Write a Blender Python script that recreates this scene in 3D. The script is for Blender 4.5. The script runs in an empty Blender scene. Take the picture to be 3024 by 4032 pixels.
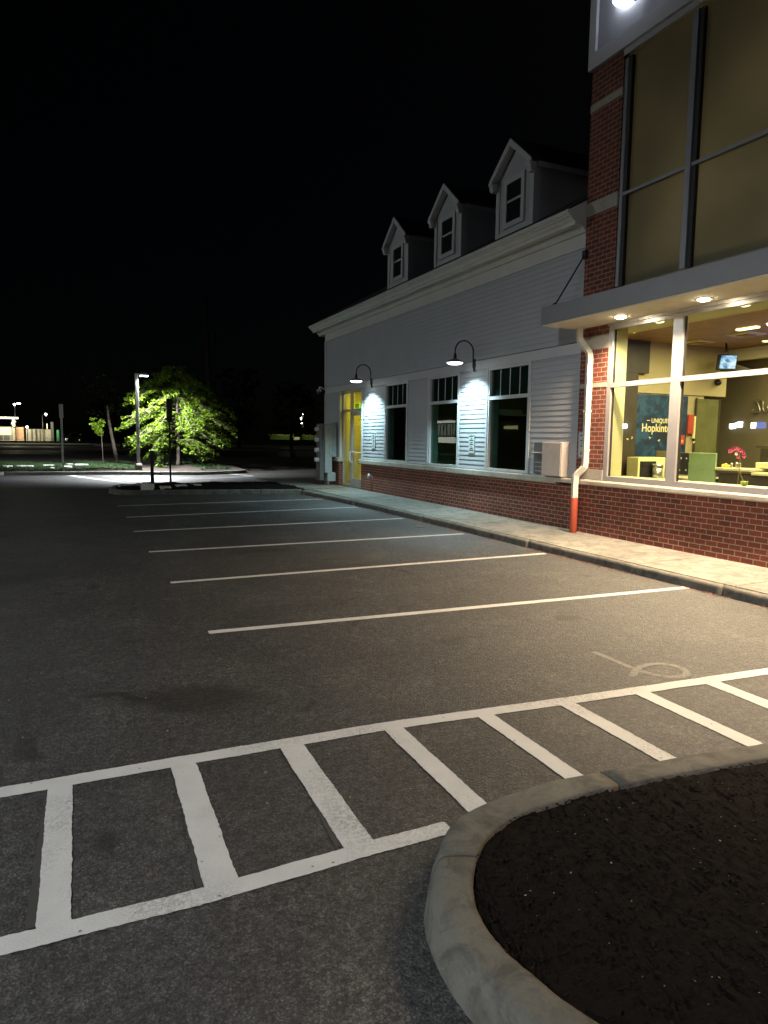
import bpy, bmesh, math, random
from mathutils import Vector, Matrix
random.seed(7)
R = math.radians
S = bpy.context.scene
COL = S.collection

# ------------------------------------------------------------------ camera
cam_d = bpy.data.cameras.new('camera')
cam = bpy.data.objects.new('camera', cam_d); COL.objects.link(cam)
cam_d.sensor_fit = 'HORIZONTAL'; cam_d.sensor_width = 36.0
cam_d.lens = 36.0*2725.0/3024.0
cam_d.clip_start = 0.05; cam_d.clip_end = 1500
def aim(yaw, pitch, roll, loc):
    yaw, p, r = R(yaw), R(pitch), R(roll)
    f = Vector((math.sin(yaw)*math.cos(p), math.cos(yaw)*math.cos(p), -math.sin(p)))
    rt = Vector((math.cos(yaw), -math.sin(yaw), 0)); up = rt.cross(f)
    r2 = rt*math.cos(r)+up*math.sin(r); u2 = -rt*math.sin(r)+up*math.cos(r)
    m = Matrix((r2, u2, -f)).transposed().to_4x4(); m.translation = Vector(loc)
    cam.matrix_world = m
aim(24.2656, 6.0995, 0.7421, (0, 0, 1.8))
S.camera = cam

# ------------------------------------------------------------------ world (night sky)
W = bpy.data.worlds.new('World'); S.world = W; W.use_nodes = True
nt = W.node_tree; nt.nodes.clear()
wo = nt.nodes.new('ShaderNodeOutputWorld'); bg = nt.nodes.new('ShaderNodeBackground')
sky = nt.nodes.new('ShaderNodeTexSky'); sky.sky_type = 'NISHITA'; sky.sun_disc = False
sky.sun_elevation = R(40); sky.sun_rotation = R(60)
bg.inputs['Strength'].default_value = 0.00016
nt.links.new(sky.outputs[0], bg.inputs[0]); nt.links.new(bg.outputs[0], wo.inputs[0])

# moonlight
sun_d = bpy.data.lights.new('moon', 'SUN'); sun_d.energy = 0.012; sun_d.angle = R(0.5); sun_d.color = (.8, .88, 1)
sun = bpy.data.objects.new('moon', sun_d); COL.objects.link(sun)
sun.rotation_euler = (R(50), 0, R(-60))

S.view_settings.view_transform = 'Standard'; S.view_settings.look = 'None'
S.view_settings.exposure = 0; S.view_settings.gamma = 1
S.render.engine = 'CYCLES'
try:
    S.cycles.use_denoising = True
    S.cycles.sample_clamp_indirect = 3
    S.cycles.max_bounces = 8; S.cycles.transparent_max_bounces = 12
    S.cycles.caustics_reflective = False; S.cycles.caustics_refractive = False
except Exception: pass

# ------------------------------------------------------------------ lamp intensities
P_LOT = 6200      # car-park pole lamp behind the camera
P_STREET = 11000   # pole lamp by the tree
P_GOOSE = 600
P_DOWN = 1060
COOL = (.62, .93, 1.0); WARM = (1.0, .73, .48); DAYL = (.93, .97, 1.0)

# ------------------------------------------------------------------ materials
def newmat(name):
    m = bpy.data.materials.new(name); m.use_nodes = True
    n = m.node_tree; n.nodes.clear()
    o = n.nodes.new('ShaderNodeOutputMaterial'); b = n.nodes.new('ShaderNodeBsdfPrincipled')
    n.links.new(b.outputs[0], o.inputs[0])
    return m, n, b, o
def N(n, t, **k):
    x = n.nodes.new(t)
    for a, v in k.items():
        if hasattr(x, a): setattr(x, a, v)
        else: x.inputs[a.replace('_', ' ')].default_value = v
    return x
def noise(n, scale, detail=4, rough=.6, co=None, dist=0):
    x = n.nodes.new('ShaderNodeTexNoise'); x.inputs['Scale'].default_value = scale
    x.inputs['Detail'].default_value = detail; x.inputs['Roughness'].default_value = rough
    x.inputs['Distortion'].default_value = dist
    if co is not None: n.links.new(co, x.inputs['Vector'])
    return x.outputs['Fac']
def ramp(n, fac, stops):
    r = n.nodes.new('ShaderNodeValToRGB'); e = r.color_ramp.elements
    while len(e) > 1: e.remove(e[-1])
    for i, (p, c) in enumerate(stops):
        if not hasattr(c, '__len__'): c = (c, c, c)
        x = e[0] if i == 0 else e.new(p)
        x.position = p; x.color = (*c, 1)
    n.links.new(fac, r.inputs[0]); return r.outputs[0]
def mix(n, fac, a, b, mode='MIX'):
    x = n.nodes.new('ShaderNodeMix'); x.data_type = 'RGBA'; x.blend_type = mode
    for s, v in ((0, fac), (6, a), (7, b)):
        if hasattr(v, 'is_linked') or isinstance(v, bpy.types.NodeSocket): n.links.new(v, x.inputs[s])
        elif s == 0: x.inputs[s].default_value = v
        else: x.inputs[s].default_value = (*v, 1)
    return x.outputs[2]
def geo_pos(n): return n.nodes.new('ShaderNodeNewGeometry').outputs['Position']
def bump(n, b, h, strength=.4, dist=.01):
    x = n.nodes.new('ShaderNodeBump'); x.inputs['Strength'].default_value = strength
    x.inputs['Distance'].default_value = dist
    n.links.new(h, x.inputs['Height']); n.links.new(x.outputs[0], b.inputs['Normal'])

def plain(name, col, rough=.5, metal=0, var=.12, scale=6, bmp=0, bscale=80, spec=None):
    m, n, b, o = newmat(name)
    p = geo_pos(n)
    f = noise(n, scale, 5, .65, p)
    c = ramp(n, f, [(.3, tuple(v*(1-var) for v in col)), (.7, tuple(min(1, v*(1+var)) for v in col))])
    n.links.new(c, b.inputs['Base Color'])
    b.inputs['Roughness'].default_value = rough; b.inputs['Metallic'].default_value = metal
    if spec is not None: b.inputs['Specular IOR Level'].default_value = spec
    if bmp: bump(n, b, noise(n, bscale, 3, .6, p), bmp, .004)
    return m
def emit(name, col, s):
    m, n, b, o = newmat(name)
    b.inputs['Base Color'].default_value = (*[min(.8, c) for c in col], 1)
    b.inputs['Emission Color'].default_value = (*col, 1); b.inputs['Emission Strength'].default_value = s
    return m

def asphalt_mat():
    m, n, b, o = newmat('asphalt')
    p = geo_pos(n)
    f1 = noise(n, 150, 3, .75, p); f2 = noise(n, 14, 6, .75, p); f3 = noise(n, .55, 4, .6, p)
    v = n.nodes.new('ShaderNodeTexVoronoi'); v.inputs['Scale'].default_value = 75; n.links.new(p, v.inputs['Vector'])
    base = ramp(n, f1, [(.36, .016), (.5, .042), (.64, .105)])
    agg = ramp(n, v.outputs['Distance'], [(.0, 1.5), (.35, 1.0), (.8, .75)])
    c = mix(n, 1, base, agg, 'MULTIPLY')
    c = mix(n, .8, c, ramp(n, f2, [(.38, .55), (.62, 1.45)]), 'MULTIPLY')
    c = mix(n, .8, c, ramp(n, noise(n, 38, 4, .7, p), [(.38, .50), (.5, 1.0), (.62, 1.7)]), 'MULTIPLY')
    c = mix(n, .9, c, ramp(n, f3, [(.38, .80), (.62, 1.12)]), 'MULTIPLY')
    v4 = n.nodes.new('ShaderNodeTexVoronoi'); v4.inputs['Scale'].default_value = 52; n.links.new(p, v4.inputs['Vector'])
    ag = mix(n, 1, ramp(n, v4.outputs['Distance'], [(.22, 1), (.34, 0)]), ramp(n, v4.outputs['Color'], [(.42, 0), (.62, .75)]), 'MULTIPLY')
    c = mix(n, ag, c, (.125, .118, .108))
    # rare pale chips
    v2 = n.nodes.new('ShaderNodeTexVoronoi'); v2.inputs['Scale'].default_value = 28; n.links.new(p, v2.inputs['Vector'])
    near = ramp(n, v2.outputs['Distance'], [(.10, 1), (.16, 0)])
    rnd = ramp(n, v2.outputs['Color'], [(.80, 0), (.86, 1)])
    c = mix(n, mix(n, 1, near, rnd, 'MULTIPLY'), c, (.26, .24, .21))
    v3 = n.nodes.new('ShaderNodeTexVoronoi'); v3.feature = 'DISTANCE_TO_EDGE'; v3.inputs['Scale'].default_value = .38
    wv = n.nodes.new('ShaderNodeVectorMath'); wv.operation = 'MULTIPLY_ADD'; nw = n.nodes.new('ShaderNodeTexNoise'); nw.inputs['Scale'].default_value = 2.2; nw.inputs['Detail'].default_value = 6
    n.links.new(p, nw.inputs['Vector']); n.links.new(nw.outputs['Color'], wv.inputs[0]); wv.inputs[1].default_value = (.7, .7, 0); n.links.new(p, wv.inputs[2]); n.links.new(wv.outputs[0], v3.inputs['Vector'])
    crack = mix(n, 1, ramp(n, v3.outputs['Distance'], [(.0015, .9), (.005, 0)]), ramp(n, noise(n, .5, 2, .5, p), [(.54, 0), (.62, 1)]), 'MULTIPLY')
    c = mix(n, crack, c, (.012, .011, .010))
    c = mix(n, ramp(n, noise(n, 1.7, 6, .75, p, .6), [(.50, 0), (.66, .55)]), c, mix(n, 1, c, (1.9, 1.85, 1.7), 'MULTIPLY'))
    v5 = n.nodes.new('ShaderNodeTexVoronoi'); v5.inputs['Scale'].default_value = 1.7; n.links.new(wv.outputs[0], v5.inputs['Vector'])
    c = mix(n, mix(n, 1, ramp(n, v5.outputs['Distance'], [(.07, .75), (.16, 0)]), ramp(n, v5.outputs['Color'], [(.5, 0), (.65, 1)]), 'MULTIPLY'), c, (.012, .011, .010))
    # oil stains and drips, each an ellipse with a ragged edge: (x, y, rx, ry, angle, darkness)
    nz = n.nodes.new('ShaderNodeTexNoise'); nz.inputs['Scale'].default_value = 3.5; nz.inputs['Detail'].default_value = 5
    n.links.new(p, nz.inputs['Vector'])
    off = n.nodes.new('ShaderNodeVectorMath'); off.operation = 'MULTIPLY_ADD'
    n.links.new(nz.outputs['Color'], off.inputs[0]); off.inputs[1].default_value = (.42, .42, 0); n.links.new(p, off.inputs[2])
    for (x, y, rx, ry, a, d) in STAINS:
        mp = n.nodes.new('ShaderNodeMapping'); mp.vector_type = 'TEXTURE'
        mp.inputs['Location'].default_value = (x+.21, y+.21, 0); mp.inputs['Rotation'].default_value = (0, 0, R(a))
        mp.inputs['Scale'].default_value = (rx, ry, 1000)
        n.links.new(off.outputs[0], mp.inputs['Vector'])
        ln = n.nodes.new('ShaderNodeVectorMath'); ln.operation = 'LENGTH'; n.links.new(mp.outputs[0], ln.inputs[0])
        k = ramp(n, ln.outputs['Value'], [(.55, 1), (1.0, 0)])
        c = mix(n, mix(n, 1, k, (min(.95, d*1.3),)*3, 'MULTIPLY'), c, (.010, .009, .007))
    n.links.new(c, b.inputs['Base Color'])
    b.inputs['Roughness'].default_value = .60; b.inputs['Specular IOR Level'].default_value = .55
    hh = n.nodes.new('ShaderNodeMath'); hh.operation = 'ADD'; n.links.new(f1, hh.inputs[0])
    h2 = n.nodes.new('ShaderNodeMath'); h2.operation = 'MULTIPLY'; n.links.new(v.outputs['Distance'], h2.inputs[0]); h2.inputs[1].default_value = -.6
    n.links.new(h2.outputs[0], hh.inputs[1])
    bump(n, b, hh.outputs[0], .8, .008)
    return m
STAINS = [(.70, 4.74, .62, .30, -24, .55), (.25, 4.95, .32, .07, -20, .6), (-.30, 4.30, .07, .30, 12, .45), (3.1, 5.25, .35, .06, -6, .35),
          (2.3, 5.1, .22, .05, 8, .35), (-.42, 2.30, .10, .06, 15, .6), (.45, 6.3, .12, .06, 0, .4), (4.05, 8.35, .05, .42, 14, .5),
          (3.75, 8.9, .06, .12, 0, .45), (-1.2, 6.5, .8, .25, 20, .3), (2.6, 10.6, .8, .2, 10, .25), (4.5, 14.0, .9, .3, 0, .25),
          (-.8, 9.5, 1.0, .35, 20, .25), (.9, 20.6, .10, .9, 0, .35)]

def paint_mat(name, wear=.5, col=(.66, .66, .64)):
    m, n, b, o = newmat(name); p = geo_pos(n)
    f = noise(n, 24, 6, .75, p); g = noise(n, 4, 4, .6, p)
    c = ramp(n, g, [(.3, tuple(v*.86 for v in col)), (.7, col)])
    c = mix(n, .5, c, ramp(n, noise(n, 120, 3, .7, p), [(.3, .8), (.7, 1.1)]), 'MULTIPLY')
    c = mix(n, ramp(n, f, [(wear-.10, 1), (wear-.02, 0)]), c, (.06, .058, .055))
    c = mix(n, ramp(n, noise(n, 1.1, 3, .6, p), [(.48, 0), (.62, .45)]), c, ramp(n, noise(n, 60, 6, .85, p), [(.44, (.08, .078, .072)), (.54, col)]))
    v = n.nodes.new('ShaderNodeTexVoronoi'); v.inputs['Scale'].default_value = 9; n.links.new(p, v.inputs['Vector'])
    c = mix(n, ramp(n, v.outputs['Distance'], [(.05, .8), (.085, 0)]), c, (.10, .098, .09))
    n.links.new(c, b.inputs['Base Color']); b.inputs['Roughness'].default_value = .65
    bump(n, b, noise(n, 110, 3, .7, p), .5, .004)
    return m
def concrete_mat(name='concrete', col=(.36, .34, .30), dirt=.5):
    m, n, b, o = newmat(name); p = geo_pos(n)
    f = noise(n, 1.6, 6, .65, p); g = noise(n, 60, 4, .7, p)
    c = ramp(n, f, [(.3, tuple(v*.68 for v in col)), (.48, tuple(v*.92 for v in col)), (.7, tuple(v*1.12 for v in col))])
    c = mix(n, .6, c, ramp(n, g, [(.3, .78), (.7, 1.14)]), 'MULTIPLY')
    c = mix(n, dirt, c, ramp(n, noise(n, 5, 5, .7, p, .8), [(.38, .55), (.55, 1.0)]), 'MULTIPLY')
    n.links.new(c, b.inputs['Base Color']); b.inputs['Roughness'].default_value = .85
    bump(n, b, g, .4, .004)
    return m
def brick_mat(name='brick', c1=(.215, .048, .028), c2=(.085, .026, .020), mort=(.36, .30, .215)):
    m, n, b, o = newmat(name)
    uv = n.nodes.new('ShaderNodeUVMap').outputs[0]
    t = n.nodes.new('ShaderNodeTexBrick')
    t.offset = .5; t.squash = 1
    t.inputs['Scale'].default_value = 1; t.inputs['Mortar Size'].default_value = .0065
    t.inputs['Mortar Smooth'].default_value = .15; t.inputs['Bias'].default_value = -.35
    t.inputs['Brick Width'].default_value = .196; t.inputs['Row Height'].default_value = .0785
    t.inputs['Color1'].default_value = (*c1, 1); t.inputs['Color2'].default_value = (*c2, 1)
    t.inputs['Mortar'].default_value = (*mort, 1)
    wob = n.nodes.new('ShaderNodeTexNoise'); wob.inputs['Scale'].default_value = 16
    n.links.new(uv, wob.inputs['Vector'])
    va = n.nodes.new('ShaderNodeVectorMath'); va.operation = 'MULTIPLY_ADD'
    n.links.new(wob.outputs['Color'], va.inputs[0]); va.inputs[1].default_value = (.006, .006, 0); n.links.new(uv, va.inputs[2])
    n.links.new(va.outputs[0], t.inputs['Vector'])
    p = geo_pos(n)
    c = mix(n, .75, t.outputs['Color'], ramp(n, noise(n, 34, 5, .75, p), [(.3, .62), (.7, 1.3)]), 'MULTIPLY')
    c = mix(n, .6, c, ramp(n, noise(n, 2.2, 4, .6, p), [(.35, .75), (.65, 1.18)]), 'MULTIPLY')
    # pale lime bloom low on the wall
    c = mix(n, ramp(n, noise(n, 5, 5, .7, p), [(.60, 0), (.72, .35)]), c, (.30, .22, .18))
    n.links.new(c, b.inputs['Base Color']); b.inputs['Roughness'].default_value = .85
    inv = n.nodes.new('ShaderNodeMath'); inv.operation = 'MULTIPLY_ADD'; n.links.new(t.outputs['Fac'], inv.inputs[0])
    inv.inputs[1].default_value = -1.6; n.links.new(noise(n, 90, 3, .7, p), inv.inputs[2])
    bump(n, b, inv.outputs[0], .7, .008)
    return m
def glass_mat(name='window_glass', tint=(.92, .95, .9), refl=1.0, rough=.004):
    m, n, b, o = newmat(name); n.nodes.remove(b)
    tr = n.nodes.new('ShaderNodeBsdfTransparent'); tr.inputs[0].default_value = (*tint, 1)
    gl = n.nodes.new('ShaderNodeBsdfGlossy'); gl.inputs['Roughness'].default_value = rough
    fr = n.nodes.new('ShaderNodeFresnel'); gm = n.nodes.new('ShaderNodeNewGeometry')
    io = n.nodes.new('ShaderNodeMapRange'); n.links.new(gm.outputs['Backfacing'], io.inputs[0])
    io.inputs[3].default_value = 1.5; io.inputs[4].default_value = 1/1.5; n.links.new(io.outputs[0], fr.inputs['IOR'])
    mx = n.nodes.new('ShaderNodeMixShader')
    p = geo_pos(n)
    bm = n.nodes.new('ShaderNodeBump'); bm.inputs['Strength'].default_value = .03; bm.inputs['Distance'].default_value = .02
    n.links.new(noise(n, 1.3, 2, .5, p), bm.inputs['Height']); n.links.new(bm.outputs[0], gl.inputs['Normal'])
    n.links.new(fr.outputs[0], mx.inputs[0]); n.links.new(tr.outputs[0], mx.inputs[1]); n.links.new(gl.outputs[0], mx.inputs[2])
    n.links.new(mx.outputs[0], o.inputs[0])
    return m
def leaf_mat(name, c1, c2):
    m, n, b, o = newmat(name); p = geo_pos(n)
    c = ramp(n, noise(n, 3.5, 4, .7, p), [(.3, c1), (.7, c2)])
    n.links.new(c, b.inputs['Base Color']); b.inputs['Roughness'].default_value = .55
    tl = n.nodes.new('ShaderNodeBsdfTranslucent'); n.links.new(c, tl.inputs[0])
    ms = n.nodes.new('ShaderNodeMixShader'); ms.inputs[0].default_value = .35
    n.links.new(b.outputs[0], ms.inputs[1]); n.links.new(tl.outputs[0], ms.inputs[2]); n.links.new(ms.outputs[0], o.inputs[0])
    return m
def mulch_mat():
    m, n, b, o = newmat('mulch'); p = geo_pos(n)
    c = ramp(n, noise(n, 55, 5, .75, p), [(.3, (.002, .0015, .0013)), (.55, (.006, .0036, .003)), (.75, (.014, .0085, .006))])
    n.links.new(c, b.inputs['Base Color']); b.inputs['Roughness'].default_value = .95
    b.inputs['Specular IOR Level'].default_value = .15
    bump(n, b, noise(n, 110, 6, .85, p), 1, .012)
    return m
def screen_mat():
    m, n, b, o = newmat('screen_picture'); p = geo_pos(n)
    c = ramp(n, noise(n, 5, 3, .6, p), [(.38, (.05, .18, .35)), (.5, (.3, .55, .85)), (.62, (.75, .85, 1))])
    n.links.new(c, b.inputs['Emission Color']); b.inputs['Emission Strength'].default_value = 1.3
    b.inputs['Base Color'].default_value = (.02, .02, .02, 1)
    return m
def banner_mat():
    m, n, b, o = newmat('banner_print'); p = geo_pos(n)
    f = noise(n, 2.2, 5, .6, p, 1.2)
    c = ramp(n, f, [(.35, (.014, .016, .022)), (.5, (.009, .030, .070)), (.62, (.026, .075, .14)), (.7, (.010, .032, .075))])
    n.links.new(c, b.inputs['Base Color']); b.inputs['Roughness'].default_value = .5
    return m

M = dict(
 asphalt=asphalt_mat(), paint=paint_mat('road_paint', .35), paint_old=paint_mat('worn_road_paint', .50, (.17, .165, .15)),
 concrete=concrete_mat('sidewalk_concrete', (.235, .23, .20), .8), curb=concrete_mat('curb_concrete', (.15, .145, .122), 1.0),
 brick=brick_mat(), stone=concrete_mat('cast_stone', (.50, .46, .38), .25), slab=concrete_mat('pale_slab', (.74, .74, .70), .2),
 siding=plain('siding_paint', (.455, .475, .50), .55, 0, .05, 1.2), trim=plain('trim_paint', (.56, .57, .58), .45, 0, .05, 1.5),
 cornice=plain('cornice_paint', (.60, .60, .56), .5, 0, .07, 2.5), panel=plain('sign_panel_paint', (.34, .35, .40), .6, 0, .05, 1.2),
 panel_trim=plain('sign_trim_paint', (.55, .55, .57), .6, 0, .05, 1.2),
 fascia=plain('canopy_metal', (.22, .22, .23), .45, .3, .05, 2), soffit=plain('soffit_stucco', (.80, .74, .60), .8, 0, .08, 5, .3, 60),
 alum=plain('aluminium_frame', (.56, .54, .52), .35, .55, .06, 5), alum_dark=plain('dark_aluminium', (.10, .11, .12), .4, .4, .1, 5),
 gasket_and_gap=plain('black_gasket_and_gap', (.02, .02, .02), .6), roof=plain('roof_shingle', (.03, .03, .032), .9, 0, .4, 9, .6, 40),
 glass=glass_mat(), glass_dark=glass_mat('dark_window_glass', (.55, .68, .62)),
 lamp_black=plain('black_lamp_metal', (.03, .03, .033), .35, .5, .1, 20), lamp_grey=plain('grey_lamp_metal', (.25, .26, .26), .4, .4),
 goose_glow=emit('lamp_lens_cool', (.9, 1, 1), 9), down_glow=emit('downlight_lens', (1, .86, .60), 60),
 street_glow=emit('street_lamp_lens', (.95, 1, 1), 22), letter_glow=emit('lit_letter', (.9, .94, 1), 7),
 downspout=plain('downspout_paint', (.68, .66, .58), .4, 0, .10, 9), sleeve=plain('red_pipe_sleeve', (.36, .065, .03), .55, 0, .12, 14),
 grey_box=plain('grey_cabinet_paint', (.38, .42, .42), .5, 0, .12, 7), grey_dark=plain('dark_grey_panel', (.13, .125, .125), .6, 0, .15, 9),
 beige_box=plain('beige_cover_paint', (.50, .46, .42), .55, 0, .09, 5), white=plain('white_plastic', (.70, .70, .67), .4),
 meter_glass=plain('meter_cover', (.55, .57, .57), .2, 0, .1, 30), sign_white=plain('sign_sheet', (.62, .66, .64), .45, 0, .04, 8),
 sign_ink=plain('sign_ink', (.035, .06, .055), .5), sign_black=plain('sign_black_ink', (.02, .02, .02), .5),
 pole_dark=plain('dark_post', (.012, .010, .010), .6, 0, .2, 10), pole_wood=plain('utility_pole_wood', (.12, .085, .06), .9, 0, .3, 3),
 pole_metal=plain('lamp_pole_metal', (.34, .33, .31), .5, .2, .1, 4),
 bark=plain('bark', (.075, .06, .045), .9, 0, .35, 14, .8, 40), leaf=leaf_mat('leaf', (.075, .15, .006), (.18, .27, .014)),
 leaf_dark=leaf_mat('leaf_dark', (.03, .06, .012), (.06, .11, .02)), grass=plain('grass_green', (.028, .060, .016), .9, 0, .5, 5),
 soil=plain('soil', (.028, .019, .013), .95, 0, .4, 2), litter=plain('leaf_litter', (.20, .075, .045), .9, 0, .4, 30),
 mulch=mulch_mat(), pebble=plain('pale_pebble', (.34, .32, .27), .7), chip=plain('bark_chip', (.011, .0065, .005), .95, 0, .5, 30, spec=.1),
 int_wall=plain('lobby_wall_paint', (.40, .33, .17), .7, 0, .05, 2), int_wall2=plain('lobby_brown_wall', (.20, .165, .095), .7, 0, .08, 1.5),
 int_ceiling=plain('lobby_ceiling', (.34, .19, .11), .6, 0, .22, 2.5), int_cream=plain('lobby_cream_panel', (.62, .58, .34), .6, 0, .05, 3),
 int_dark=plain('lobby_dark_trim', (.045, .035, .02), .5, 0, .2, 4), int_floor=plain('lobby_carpet', (.09, .075, .05), .9, 0, .3, 20),
 shade=plain('window_shade', (.55, .47, .25), .8, 0, .06, .9), green_glass=plain('green_glass_panel', (.27, .40, .20), .25, 0, .12, 2.2),
 desk=plain('desk_top', (.62, .57, .32), .4, 0, .05, 4), black=plain('black_plastic', (.015, .015, .015), .35), steel=plain('brushed_steel', (.5, .47, .4), .3, .8),
 screen=screen_mat(), banner=banner_mat(), banner_ink=plain('banner_lettering', (.70, .60, .30), .5, 0, .03), red=plain('red_card', (.38, .05, .03), .5, 0, .1, 8),
 petal=plain('orchid_petal', (.72, .10, .22), .5, 0, .25, 60), petal_white=plain('orchid_white', (.8, .66, .6), .5), stem=plain('orchid_stem', (.30, .26, .08), .5),
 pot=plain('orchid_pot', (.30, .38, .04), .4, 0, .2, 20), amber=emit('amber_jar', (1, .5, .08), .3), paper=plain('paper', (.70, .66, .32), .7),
 int_lamp=emit('ceiling_lamp', (1, .88, .4), 4), exit_green=emit('exit_face', (.30, .55, .03), 1.1), exit_ink=plain('exit_letters', (.02, .06, .01), .6),
 yellow_wall=plain('vestibule_wall', (.62, .55, .10), .7, 0, .06, 3), store_wall=plain('store_wall', (.45, .41, .30), .8, 0, .25, 1.2),
 store_dark=plain('store_dark_wall', (.10, .10, .09), .8), store_glow=emit('store_canopy_light', (1, .95, .62), 1.6), store_win=emit('lit_store_window', (1, .86, .55), .55),
 bulb=emit('far_lamp', (1, 1, .92), 14), bulb_yellow=emit('far_yellow_lamp', (1, .8, .2), 9), head=emit('far_headlamp', (1, .98, .9), 2.2),
 car=plain('dark_car_paint', (.012, .013, .015), .25, .3), green_box=plain('green_cabinet', (.03, .20, .07), .5),
 hedge_leaf=leaf_mat('hedge_leaf', (.20, .24, .03), (.34, .36, .06)), alum_upper=plain('upper_aluminium_frame', (.27, .27, .29), .45, .3, .06, 5), olive_glass=plain('olive_glass_leaf', (.13, .13, .055), .15, 0, .2, 1.5), transom=plain('transom_panel', (.055, .08, .075), .5, 0, .2, 6), ghost=paint_mat('ghost_paint', .46, (.065, .062, .056)), red_led=emit('red_light', (1, .05, .02), 4),
 glass_dark2=glass_mat('upper_window_glass', (.85, .85, .80)), store_wall2=plain('store_side_wall', (.55, .34, .20), .8, 0, .2, 2),
 pack=emit('wall_light_lens', (1, 1, 1), 30), blue=emit('blue_screen_light', (.10, .25, 1), 9), store_glow2=emit('shop_sign_light', (1, .97, .85), 2.5), store_win2=emit('shop_window_light', (1, .85, .4), 1.6), store_win3=emit('shop_glass_light', (.8, .85, .7), .7),
)

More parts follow.
